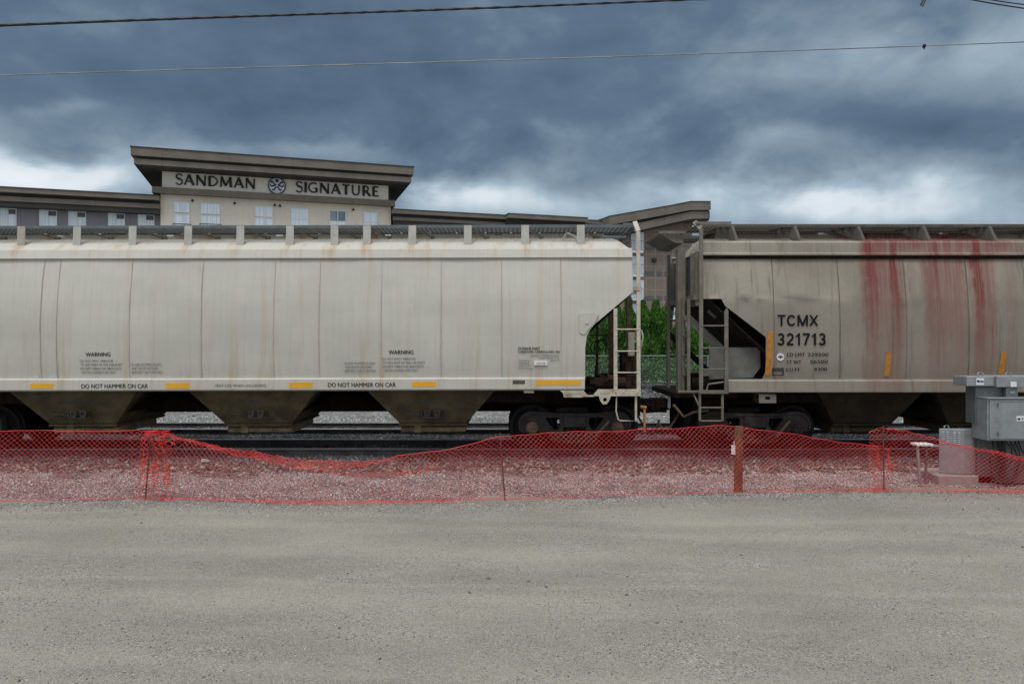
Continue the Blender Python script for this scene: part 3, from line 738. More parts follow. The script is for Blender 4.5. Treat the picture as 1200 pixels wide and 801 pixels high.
# end ladder (near side): stiles, rungs, platform
yl = YC-1.56
def ladder(root, org, x0, x1, zb, zt, rungs, y, mat, w=.055, zb0=None, zt0=None, d=.05):
    mb = MB()
    mb.box(x0-w/2, x0+w/2, y-d/2, y+d/2, zb0 if zb0 is not None else zb, zt0 if zt0 is not None else zt)
    mb.box(x1-w/2, x1+w/2, y-d/2, y+d/2, zb, zt)
    l = mb.build('ladder', mat, root, org, bevel=.005)
    for z in rungs: MB().tube([(x0, y-.02, z), (x1, y-.02, z)], .014, 8).build('rung', mat, l, org, smooth=True)
    return l
xs0, xs1 = X(721.5, 14.67), X(748.5, 14.67)
lad = ladder(left, lorg, xs0, xs1, Z(464, 14.67), Z(272, 14.67), [Z(p, 14.67) for p in (386.5, 412, 437)], yl, M['whitetrim'], w=.075, zt0=Z(362, 14.67), zb0=Z(458, 14.67))
mb = MB().bar((xs1, yl, Z(272, 14.67)), (xs1-.05, yl+.12, 4.86), .09, .05)
mb.box(xs1-.09, xs1+.05, yl-.04, yl+.03, Z(341, 14.67), Z(336, 14.67))
mb.box(xs1-.14, xs1-.02, yl+.03, yl+.14, 3.42, 3.50).build('ladder_bracket', M['whitetrim'], left, lorg, bevel=.004)
MB().box(xs1-.28, xs1+.06, YC-1.45, YC-1.41, 4.79, 4.84).box(xs1-.04, xs1+.05, YC-1.43, YC-.3, 4.79, 4.84).box(xs1-.04, xs1+.05, YC+.3, YC+1.43, 4.79, 4.84).build('end_walk_frame', M['galvdark'], left, lorg)
mb = MB(); es = [(684, 462), (700, 456.5), (751, 456.5), (752, 464.5), (684, 465)]
es = [(695, 464), (701, 456.5), (751, 456.5), (751, 464.5), (716, 464.5), (714, 470), (711, 474), (706.5, 474), (703.5, 470), (702, 464.5)]
hole = [(709+2.3*math.cos(q), 468.7+2.3*math.sin(q)) for q in np.linspace(0, 6.28, 13)[:-1]]
T = lambda L: [(X(a, 14.62), Z(b, 14.62)) for a, b in L]
plate(mb, [T(es), T(hole)], YC-1.60, .035)
for px in (722, 731, 747): mb.lathe([(.016, 0), (.016, -.02), (.004, -.022)], (X(px, 14.6), YC-1.617, Z(460, 14.6)), 'y', 8)
mb.build('end_sill', M['whitetrim'], left, lorg, bevel=.004)
mb = MB(); plate(mb, [T([(656, 457.5), (684, 457.5), (684, 466), (661, 466), (660, 461)])], YC-1.58, .03)
mb.box(X(683, 14.6), X(697, 14.6), YC-1.60, YC-1.40, Z(465.5, 14.6), Z(463.8, 14.6))
plate(mb, [T([(684, 458), (689, 463.5), (684, 464)])], YC-1.585, .02)
mb.build('sill_step_plate', M['whitetrim'], left, lorg, bevel=.003)
mb = MB(); text_box(mb, 'JACK HERE', X(664, 14.6), X(681, 14.6), Z(463.5, 14.6), Z(461.5, 14.6), lambda z: YC-1.598)
text_box(mb, 'SOLID RIG', X(704, 14.6), X(715, 14.6), Z(462.5, 14.6), Z(460.5, 14.6), lambda z: YC-1.620)
mb.build('lettering', M['finelettering'], left, lorg)
MB().box(X(614, 14.6), X(626, 14.6), YC-1.56, YC-1.53, Z(461, 14.6), Z(457.8, 14.6)).build('hanger_plate', M['whitetrim'], left, lorg)
mb = MB(); mb.tube([(xs0+.02, yl, Z(464, 14.67)), (xs0+.01, yl, Z(482, 14.67)), (xs0+.05, yl, Z(492, 14.67)), (xs0+.10, yl, Z(493.5, 14.67)), (xs1-.05, yl, Z(493.5, 14.67))], .014, 8)
mb.box(xs1-.075, xs1-.035, yl-.02, yl+.02, Z(494, 14.67), Z(464, 14.67)).build('stirrup_step', M['whitetrim'], left, lorg, smooth=True)
# end platform structure seen through the opening
mb = MB()
mb.box(X(736, 16.3)-.045, X(736, 16.3)+.045, YC-.05, YC+.05, 1.4, 3.9)
mb.box(X(714.5, 16.3)-.03, X(714.5, 16.3)+.03, YC-.03, YC+.03, 1.4, 3.1)
mb.box(X(700, 17.7)-.03, X(700, 17.7)+.03, YC+1.45, YC+1.5, 1.4, 3.0).box(X(718, 17.7)-.03, X(718, 17.7)+.03, YC+1.45, YC+1.5, 1.4, 4.7)
mb.build('end_post', M['rust'], left, lorg, bevel=.005)
mb = MB().box(1.35, 2.52, YC-1.5, YC+1.5, 1.36, 1.43).box(2.45, 2.56, YC-1.5, YC+1.5, 1.2, 1.43).box(2.3, 2.5, YC-.28, YC+.3, .95, 1.36)
mb.box(1.4, 2.3, YC-.15, YC+.15, 1.0, 1.4)
mb.build('end_platform', M['darkrust'], left, lorg)
mb = MB()
mb.box(X(727, 16), X(743, 16), YC-.5, YC-.1, 1.43, 2.3).tube([(X(733, 16), YC-.6, 1.45), (X(733, 16), YC-.6, 2.05)], .07, 10)
mb.tube([(1.7, YC-.9, 1.62), (2.35, YC-.9, 1.62)], .12, 14).tube([(1.5, YC-.3, 1.6), (1.9, YC-.3, 1.6)], .09, 12)
for i in range(14):
    x = 1.55+random.random()*.85; z = 1.47+random.random()*.25; mb.box(x, x+.12, YC-1.2+random.random(), YC-.1+random.random()*.2, z, z+.09)
mb.build('brake_gear', M['rust2'], left, lorg, bevel=.006)
mb = MB()
for k in range(3):
    c0 = (X(700+k*3, 16.4), YC-.1+.1*k, Z(408-k*2, 16.4)); r0 = .17-.03*k
    mb.tube([(c0[0]+r0*math.cos(q), c0[1]+.03*math.sin(q*2), c0[2]+r0*math.sin(q)) for q in np.linspace(-.6, 4.4, 20)], .014, 6)
mb.tube([(X(696, 16.4), YC, 1.5), (X(697, 16.4), YC, 1.9), (X(700, 16.4), YC, 2.2)], .014, 6)
mb.tube([(X(686, 16.4), YC+.2, Z(393, 16.4)), (X(720, 16.4), YC+.2, Z(393, 16.4))], .012, 6)
mb.build('air_hose', M['hose'], left, lorg, smooth=True)
# hand brake wheel, seen nearly edge-on
bx = 2.72; mb = MB(); cy, cz = YC-.55, Z(401, 15.7)
ring = [(bx+.015*math.sin(3*q), cy+.27*math.cos(q), cz+.27*math.sin(q)) for q in np.linspace(0, 2*math.pi, 33)]
mb.tube(ring, .016, 6, cap=False)
for q in range(5): mb.tube([(bx-.04, cy, cz), (bx, cy+.27*math.cos(q*1.257), cz+.27*math.sin(q*1.257))], .012, 6)
mb.tube([(bx-.3, cy, cz), (bx+.02, cy, cz)], .03, 8)
bw = mb.build('hand_brake', M['whitetrim'], left, lorg, smooth=True)
MB().box(bx-.28, bx-.14, cy-.16, cy+.12, cz-.3, cz+.2).build('brake_housing', M['whitetrim'], left, lorg, bevel=.02)
# lettering and reflectors
ys_ = lambda z: YC-wz(z)-.014
def T2(mb, s, x0, y0, x1, y1, off=0.0, D=14.65, yf=ys_):
    q = MB(); text_box(q, s, X(x0, D), X(x1, D), Z(y1, D), Z(y0, D), yf, off)
    car, org = (right, rorg) if x0 > 800 else (left, lorg)
    q.build('lettering', M['lettering'] if off > 0 else M['finelettering'], car, org)
mb = MB()
T2(mb, 'WARNING', 101.5, 412, 130.5, 416.6, .012)
T2(mb, 'WARNING', 456, 410.2, 485, 414.8, .012)
mb.build('lettering', M['lettering'], left, lorg)
mb = MB()
for ox, oy in ((0, 0), (354, -1.6)):
    sx_ = 94.5 if ox == 0 else 94.5
    T2(mb, 'DO NOT APPLY VIBRATOR', ox+sx_, oy+420.6, ox+133.5, oy+423.2)
    T2(mb, 'TO ANY PART OF THE CAR BODY', ox+sx_+.5, oy+425, ox+144.5, oy+427.8)
    T2(mb, 'EXCEPT VIBRATOR BRACKETS', ox+sx_+.5, oy+429.6, ox+143, oy+432.3)
    T2(mb, 'USE ON LOADED CAR ONLY', ox+sx_+1.5, oy+434, ox+136.5, oy+436.7)
for ox, oy in ((154, 0), (403.8, -1)):
    T2(mb, 'CLOSE HOPPER SLIDES', ox, oy+425, ox+36, oy+427.8)
    T2(mb, 'AND ROOF HATCHES', ox+.6, oy+429.6, ox+32, oy+432.3)
    T2(mb, 'BEFORE CAR IS MOVED', ox+.8, oy+434, ox+37, oy+436.7)
T2(mb, 'EXTERIOR PAINT', 607.5, 407, 633, 410.2, .01); T2(mb, 'CARBOLINE CARBOGUARD 404', 607.5, 411, 656, 413.8, .01)
T2(mb, 'SURFACE: COMMERCIAL BLAST', 622, 415.9, 655.5, 418); T2(mb, 'SHOP PRIMED 07 93', 632.5, 419, 655.5, 420.8); T2(mb, 'MFG 07 93', 645, 422, 655.5, 423.8)
for k, s in enumerate(('OUTSIDE 40', 'INTERIOR 40', 'LINING 12 93', 'RECOAT ON 0603 J')): T2(mb, s, 608, 422+k*3.1, 620.5 if k < 3 else 625.5, 424+k*3.1)
mb.build('lettering', M['finelettering'], left, lorg)
mb = MB().box(X(626, 14.65), X(641.5, 14.65), ys_(2.1)-.006, ys_(2.1)+.01, Z(428, 14.65), Z(423, 14.65)); mb.build('sticker', M['sticker'], left, lorg)
mb = MB(); T2(mb, 'INSPECTED', 629, 425, 639.5, 427, yf=lambda z: ys_(2.1)-.009); mb.build('lettering', M['finelettering'], left, lorg)
ysil = lambda z: YC-1.618
mb = MB()
for s_, x0, x1, y0, y1 in (('DO NOT HAMMER ON CAR', 95.5, 173.5, 449, 454), ('DO NOT HAMMER ON CAR', 384.5, 464, 448.2, 453.2)):
    T2(mb, s_, x0, y0, x1, y1, .008, 14.61, ysil)
mb.build('lettering', M['lettering'], left, lorg)
mb = MB(); T2(mb, 'VENT CAR WHEN UNLOADING', 251.5, 449.6, 312, 453, .0, 14.61, ysil)
mb.build('lettering', M['finelettering'], left, lorg)
for x0, x1, y0, y1 in ((35, 62.5, 448, 454.3), (194, 222, 448, 454.3), (338.5, 366, 447.6, 454), (483, 511, 447, 453.2), (628, 681, 445.8, 451.6)):
    MB().box(X(x0, 14.61), X(x1, 14.61), YC-1.6165, YC-1.60, Z(y1, 14.61), Z(y0, 14.61)).build('reflector', M['yellow'], left, lorg)
mb = MB().box(X(601, 14.61), X(615.5, 14.61), YC-1.622, YC-1.60, Z(450, 14.61), Z(445.5, 14.61)); mb.build('routing_card_holder', M['greydark'], left, lorg, bevel=.01)
truck(left, 1.285, lorg, M['rust']); truck(left, 2*LXC-1.285, lorg, M['rust'])
def coupler(root, org, x0, s, mat):
    mb = MB().box(x0, x0+s*.55, YC-.1, YC+.1, 1.0, 1.2).box(x0-s*.25, x0, YC-.2, YC+.2, .92, 1.28)
    mb.prism_y([(x0+s*.45, .95), (x0+s*.78, .93), (x0+s*.80, 1.24), (x0+s*.45, 1.24)], YC-.17, YC+.17)
    mb.box(x0+s*.5, x0+s*.62, YC-.24, YC+.02, .98, 1.2).box(x0-.05, x0+.05, YC-.3, YC+.3, .78, 1.33)
    mb.box(x0+s*.05, x0+s*.35, YC-.19, YC-.1, 1.03, 1.22).box(x0+s*.12, x0+s*.2, YC-.215, YC-.15, .86, 1.3)
    for i in range(3): mb.box(x0+s*(.15+.12*i)-.03, x0+s*(.15+.12*i)+.03, YC-.24, YC-.16, 1.06, 1.1)
    return mb.build('coupler', mat, root, org, bevel=.012)
coupler(left, lorg, 2.58, 1, M['darkrust'])
mb = MB().tube([(2.6, YC-.45, 1.0), (2.7, YC-.5, .85), (2.84, YC-.5, .62), (2.98, YC-.45, .50), (3.1, YC-.4, .62), (3.16, YC-.35, .8)], .024, 8)
mb.build('air_hose', M['hose'], left, lorg, smooth=True)
mb = MB().box(X(753.5, 15.2), X(756, 15.2), YC-1.1, YC-1.06, .62, Z(477, 15.2)).tube([(X(750, 15.2), YC-1.08, Z(477, 15.2)), (X(757, 15.2), YC-1.08, Z(478, 15.2))], .035, 8)
mb.build('uncoupling_lever', M['brasscock'], left, lorg)

# ---------- right car (weathered beige, red dust)
RH = RX0-3.763; rorg = (RX0, YC, RAILZ)
right = empty('hopper_car', rorg, 'weathered beige covered hopper car lettered TCMX 321713 with red dust streaks', 'hopper car', 'hopper cars coupled in the freight train')
def rcut(z): return float(np.interp(z, [1.7, 1.9, 2.57, 3.19, 3.33, 3.331, 4.4], [RX0-4.95, RX0-5.02, RX0-5.02, RX0-4.22, RX0-4.15, RX0-3.768, RX0-3.763]))
rseams = [X(p, 14.65) for p in (907, 984, 1062, 1135)]+[10.5, 11.8, 13.1, 14.4, 15.7]
car_body(right, rorg, RX0, RH, rcut, rseams, M['grey'])
seam_strips(right, rorg, rseams, M['seam_r'], lambda q: 1.75)
for s in (-1, 1):
    MB().prism_x([(YC-s*1.40, 4.19), (YC-s*1.50, 4.20), (YC-s*1.50, 4.235), (YC-s*1.455, 4.26), (YC-s*1.44, 4.46), (YC-s*1.40, 4.50), (YC-s*1.30, 4.46)], RX0-RH+.03, RX0+RH-.03).build('top_chord', M['grey'], right, rorg, bevel=.004)
    MB().prism_x([(YC-s*1.40, 4.135), (YC-s*1.475, 4.135), (YC-s*1.498, 4.198), (YC-s*1.40, 4.188)], RX0-RH+.03, RX0+RH-.03).build('chord_shadow_lip', M['darkrust'], right, rorg)  # dark strip added to paint in the shadow line under the chord
    MB().prism_x([(YC-s*1.55, 1.475), (YC-s*1.655, 1.48), (YC-s*1.66, 1.50), (YC-s*1.65, 1.70), (YC-s*1.62, 1.735), (YC-s*1.52, 1.74)], RX0-(RX0-4.27), 2*RX0-4.27).build('side_sill', M['grey'], right, rorg, bevel=.006)
MB().box(RX0-RH+.1, RX0+RH-.1, YC-.17, YC+.17, .97, 1.35).box(RX0-4.6, RX0+4.6, YC-.35, YC+.35, 1.3, 1.5).build('center_sill', M['darkrust'], right, rorg)
for hx in (7.2, 9.55, 11.9, 14.25): hopper_pocket(right, hx, rorg, M['hop_r'], M['hop_l'], 2.2, 1.17, letters=False)
slopes(right, rorg, (7.2, 9.55, 11.9, 14.25), RH, M['darkrust'])
for s in (-1, 1):
    mb = MB(); y0 = YC-s*1.22; y1 = YC-s*.4
    grating(mb, RX0-RH-.02, RX0+RH+.02, min(y0, y1), max(y0, y1), 4.85)
    mb.build('roof_walk', M['greydark'], right, rorg)
for px in (857, 930, 1004, 1080, 1157, 1232, 1308):
    x = X(px, 15.05); mb = MB()
    mb.add([(x-.012, YC-1.24, 4.83), (x-.012, YC-1.20, 4.83), (x-.012, YC-1.33, 4.44), (x-.012, YC-1.30, 4.44)], [(0, 1, 3, 2)])
    # triangular gusset with a sloping face
    mb.add([(x-.34, YC-.7, 4.81), (x-.02, YC-1.24, 4.83), (x+.03, YC-1.24, 4.83), (x+.10, YC-1.40, 4.44), (x+.05, YC-1.38, 4.44), (x-.30, YC-.75, 4.79)], [(0, 1, 4, 5), (1, 2, 3, 4), (0, 1, 2)])
    mb.build('walk_bracket', M['greydark'], right, rorg, recalc=False, thick=.012)
cm = MB().box(RX0-RH+.6, RX0+RH-.6, YC-.35, YC+.35, 4.66, 4.80).build('hatch_coaming', M['grey'], right, rorg)
for i in range(5):
    x = RX0-RH+1.6+i*2.6; MB().box(x-1.2, x+1.2, YC-.37, YC+.37, 4.795, 4.84).build('roof_hatch', M['greydark'], right, rorg, bevel=.01)
# end: corner posts, cross-over platform hood, end ladders
yr = YC-1.56
xe0, xe1 = X(821.5, 14.67), X(851, 14.67)
Lr = [Z(p, 14.67) for p in (381.6, 407.5, 432.5)]
ladder(right, rorg, xe1, xe0, Z(459, 14.67), Z(268, 14.67), Lr, yr, M['greytrim'], w=.075, zt0=Z(364, 14.67), zb0=Z(457, 14.67))
MB().bar((xe1, yr, Z(364, 14.67)), (xe1+.05, yr+.06, Z(357, 14.67)), .04, .04).build('ladder_bracket', M['greytrim'], right, rorg)
mb = MB()
mb.bar((xe0, yr, Z(268, 14.67)), (xe0-.10, yr+.12, 4.87), .09, .05).box(xe0-.1, 4.35, yr+.0, yr+.04, 4.82, 4.86)
mb.build('ladder_bracket', M['greytrim'], right, rorg)
mb = MB().box(xe0-.05, xe1+.05, yr-.05, yr+.08, Z(461, 14.67), Z(457, 14.67)).box(X(795, 14.67), xe0, yr+.02, yr+.08, Z(460, 14.67), Z(457.5, 14.67))
mb.tube([(X(828, 14.67), yr, Z(457, 14.67)), (X(830, 14.67), yr, Z(450, 14.67)), (X(848, 14.67), yr, Z(447.5, 14.67))], .018, 8)
mb.build('end_sill', M['greytrim'], right, rorg, bevel=.004)
x0_, x1_ = X(820, 14.67), X(846.5, 14.67)
mb = MB().box(x0_-.022, x0_+.022, yr-.02, yr+.02, Z(493, 14.67), Z(461, 14.67)).box(x1_-.022, x1_+.022, yr-.02, yr+.02, Z(493, 14.67), Z(461, 14.67))
for p in (477.5, 493): mb.tube([(x0_, yr, Z(p, 14.67)), (x1_, yr, Z(p, 14.67))], .017, 8)
mb.bar((X(812, 14.8), yr+.1, Z(461, 14.8)), (X(819, 14.8), yr, Z(478, 14.8)), .03, .03)
mb.build('stirrup_step', M['greytrim'], right, rorg)
# far-side ladder and end-face ladder
yfar = YC+1.56
ladder(right, rorg, xe0, xe1, 1.47, 4.7, [Z(p, 14.67) for p in (320, 345, 370, 395, 420)], yfar, M['greydark'], w=.07, zt0=3.1)
xe = xe0-.16
l2 = MB().box(xe-.03, xe+.03, YC-1.22, YC-1.16, 1.45, 3.35).box(xe-.03, xe+.03, YC-.72, YC-.66, 1.45, 3.35)
for z in (1.8, 2.2, 2.6, 3.0): l2.tube([(xe, YC-1.2, z), (xe, YC-.68, z)], .014, 8)
l2.build('ladder', M['greytrim'], right, rorg)
# thick end posts (bulkhead stiffeners)
mb = MB().box(X(794, 15.6), X(803, 15.6), YC-.66, YC-.45, 1.42, 4.45)
mb.box(3.52, 3.58, YC+.5, YC+.56, 1.42, 4.45)
mb.build('end_post', M['greytrim'], right, rorg, bevel=.008)
mb = MB()
for y_ in (-1.35, -.95, -.2, .35, 1.0, 1.4): mb.box(xe0-.06, xe0+.02, YC+y_-.03, YC+y_+.03, 3.2, 4.3)
mb.box(xe0-.10, xe0+.1, YC-1.4, YC+1.4, 3.32, 3.42)
mb.build('end_rib', M['greytrim'], right, rorg)
mb = MB()                                   # hood-like cross-over platform at roof level
grating(mb, 3.1, xe0-.1, YC-.65, YC+.95, 4.80)
mb.add([(3.12, YC-.6, 4.76), (3.62, YC-.6, 4.76), (3.62, YC-.6, 4.56), (3.42, YC-.6, 4.58), (3.12, YC+.9, 4.76), (3.62, YC+.9, 4.76), (3.62, YC+.9, 4.56), (3.42, YC+.9, 4.58)],
       [(0, 3, 2, 1), (4, 5, 6, 7), (0, 4, 7, 3), (2, 3, 7, 6)])
mb.build('crossover_platform', M['greytrim'], right, rorg)
# sloping corner brace under side sheet, shear plate
mb = MB(); MP = M['slopegrime_shade']; plate(mb, [T([(836, 407), (893, 407), (897, 412), (897, 431), (888, 443), (836, 445)])], YC-1.30, .02); mb.build('shear_plate', M['endgrime_shade'], right, rorg)
MB().bar((3.6, YC+.9, 2.7), (4.6, YC+.9, 1.75), .12, .05).build('slope_brace', M['slopegrime_shade'], right, rorg)
MB().bar((3.55, YC-1.1, 3.0), (4.9, YC-1.1, 1.75), .16, .05).build('slope_brace', M['endgrime_shade'], right, rorg)
mb = MB()
mb.bar((X(829, 15), YC-1.25, Z(364, 15)), (X(838, 15), YC-1.25, Z(372, 15)), .05, .05)
mb.build('slope_brace', M['greydark'], right, rorg)
mb = MB(); plate(mb, [T([(824, 433), (839, 432), (834, 441), (824, 441)])], YC-1.4, .02); mb.build('jacking_gusset', M['greytrim'], right, rorg)
MB().box(3.42, 4.5, YC-1.45, YC+1.5, 1.36, 1.44).box(3.30, 3.42, YC-1.2, YC+1.2, 1.34, 1.44).box(3.6, 4.4, YC-.3, YC+.3, 1.0, 1.36).box(3.72, 4.3, YC-1.1, YC-.7, 1.05, 1.3).build('end_platform', M['darkrust'], right, rorg)
mb = MB(); mb.tube([(3.7, YC-.9, 1.6), (4.6, YC-.9, 1.6)], .14, 14).box(3.8, 4.2, YC-.4, YC+.1, 1.44, 1.8); mb.build('brake_gear', M['darkrust'], right, rorg)
coupler(right, rorg, 3.62, -1, M['darkrust'])
mb = MB().tube([(3.6, YC-.4, 1.0), (3.5, YC-.45, .85), (3.36, YC-.42, .62), (3.22, YC-.4, .60), (3.14, YC-.36, .78)], .024, 8).tube([(3.3, YC-1.1, 1.2), (3.5, YC-1.15, .95), (3.7, YC-1.15, 1.05), (4.0, YC-1.15, 1.08)], .03, 8)
mb.build('air_hose', M['rust'], right, rorg, smooth=True)
MB().box(X(782, 16), X(785, 16), YC-.3, YC-.26, 1.05, 1.34).build('coupler_tag', M['sticker'], right, rorg)
mb = MB(); plate(mb, [T([(889.5, 462), (909.5, 462), (909.5, 472), (889.5, 472)]), T([(896.5, 464.5), (902.5, 464.5), (902.5, 468), (896.5, 468)])], YC-1.60, .03)
mb.box(X(890, 14.6), X(909, 14.6), YC-1.6, YC-1.50, Z(461.5, 14.6), Z(462.5, 14.6)).build('hanger_plate', M['greytrim'], right, rorg, bevel=.004)
mb = MB()
T2(mb, 'LD LMT', 922, 413.2, 942.5, 417.4, .01); T2(mb, '229500', 946, 413.2, 970, 417.2, .01)
T2(mb, 'LT WT', 922, 422, 938.5, 425.8, .01); T2(mb, '56500', 949, 421.5, 969.5, 425.5, .01)
T2(mb, 'CU FT', 921, 431, 937.5, 434.8, .01); T2(mb, '4300', 953.5, 430.3, 969, 434.2, .01)
mb.build('lettering', M['lettering'], right, rorg)
BW = .17
BG = {'T': (.74, [([(.0, .915), (.74, .915)], BW), ([(.37, .83), (.37, 0)], BW*1.05)]),
 'C': (.84, [(None, 0)]), 'M': (.98, [([(.09, 0), (.09, 1)], BW), ([(.89, 0), (.89, 1)], BW), ([(.11, .98), (.49, .05)], BW), ([(.87, .98), (.49, .05)], BW)]),
 'X': (.84, [([(.07, 0), (.75, 1)], BW*1.12), ([(.75, 0), (.07, 1)], BW*1.12)]),
 '1': (.50, [([(.32, 0), (.32, 1)], BW*1.05), ([(.04, .72), (.30, .90)], BW*.8)]),
 '7': (.68, [([(.02, .92), (.66, .92)], BW), ([(.58, .86), (.36, .45), (.24, 0)], BW)])}
def arc(cx, cy, rx, ry, a0, a1, n=12): return [(cx+rx*math.cos(R(a0+(a1-a0)*i/n)), cy+ry*math.sin(R(a0+(a1-a0)*i/n))) for i in range(n+1)]
BG['C'] = (.84, [(arc(.43, .5, .34, .42, 38, 322, 20), BW)])
BG['3'] = (.70, [(arc(.33, .72, .23, .20, 155, -80, 12), BW), (arc(.33, .285, .25, .21, 85, -160, 14), BW), ([(.26, .51), (.38, .51)], BW*.8)])
BG['2'] = (.70, [(arc(.34, .68, .24, .24, 165, -35, 12)+[(.08, .09)], BW), ([(.04, .08), (.64, .08)], BW)])
def painted(wd, px0, px1, y0, y1):
    x0, x1 = X(px0, 14.65), X(px1, 14.65); z0, z1 = Z(y1, 14.65), Z(y0, 14.65); gap = .12
    tot = sum(BG[c][0] for c in wd)+gap*(len(wd)-1); sx = (x1-x0)/tot; x = x0; yy_ = ys_((z0+z1)/2)
    for c in wd:
        mb = MB()
        for k, (pts, bw) in enumerate(BG[c][1]):
            n = len(pts); vs = []
            for i in range(n):
                a = Vector(pts[max(0, i-1)]); b = Vector(pts[min(n-1, i+1)]); d = (b-a).normalized(); nn = Vector((-d.y, d.x)); q = Vector(pts[i])
                for sg in (1, -1): vs.append((x+(q.x+nn.x*bw/2*sg)*sx, ys_(z0)-.0005*k, z0+min(1, max(0, q.y+nn.y*bw/2*sg))*(z1-z0)))
            mb.add(vs, [(2*i, 2*i+1, 2*i+3, 2*i+2) for i in range(n-1)])
        mb.build('painted_character', M['lettering'], right, rorg); x += (BG[c][0]+gap)*sx
painted('TCMX', 910.5, 958.5, 368.8, 382); painted('321713', 910, 967.5, 390.2, 404.5)
def strip(px0, px1, y0, y1, slant=0):
    mb = MB(); n = 5; rows = []
    for i in range(n+1):
        py = y0+(y1-y0)*i/n; z = Z(py, 14.65); sx_ = slant*(1-i/n)
        rows.append([(X(px0+sx_, 14.65), YC-wz(z)-.012, z), (X(px1+sx_, 14.65), YC-wz(z)-.012, z)])
    mb.grid(rows).build('reflector', M['orange'], right, rorg, thick=.004)
strip(896.5, 903.5, 388.5, 440, 2); strip(1036, 1042.5, 413, 441, 1.5); strip(1169.5, 1176, 412, 438, 3)
mb = MB(); cz_ = Z(418, 14.65); cx_ = X(914, 14.65); mb.lathe([(.075, -.012), (.075, -.016)], (cx_, YC-wz(cz_), cz_), 'y', 24); mb.build('emblem', M['sticker'], right, rorg)
mb = MB(); yb_ = YC-wz(cz_)-.019
mb.box(cx_-.05, cx_+.05, yb_, yb_+.002, cz_-.015, cz_+.015).box(cx_-.018, cx_+.018, yb_-.001, yb_, cz_-.03, cz_+.03).box(cx_-.04, cx_-.015, yb_-.001, yb_, cz_+.035, cz_+.042).box(cx_+.015, cx_+.04, yb_-.001, yb_, cz_+.035, cz_+.042)
mb.build('emblem_print', M['rust'], right, rorg)
mb = MB(); yq = lambda z: YC-wz(z)-.013
for a, b, c, d in ((905, 918, 431, 431.8), (905, 918, 438.8, 439.6), (905, 905.8, 431, 439.6), (917.2, 918, 431, 439.6)):
    mb.box(X(a, 14.65), X(b, 14.65), yq(2)-.001, yq(2)+.008, Z(d, 14.65), Z(c, 14.65))
mb.box(X(906, 14.65), X(917, 14.65), yq(2)-.001, yq(2)+.008, Z(434, 14.65), Z(433.2, 14.65)).build('stencil_box', M['lettering'], right, rorg)
truck(right, 4.965, rorg, M['castiron']); truck(right, 2*RX0-4.965, rorg, M['castiron'])
left.rotation_euler = (0, R(-.13), 0)       # the cream car rides a hair nose-up
left.location = (LXC, YC, RAILZ-.005)

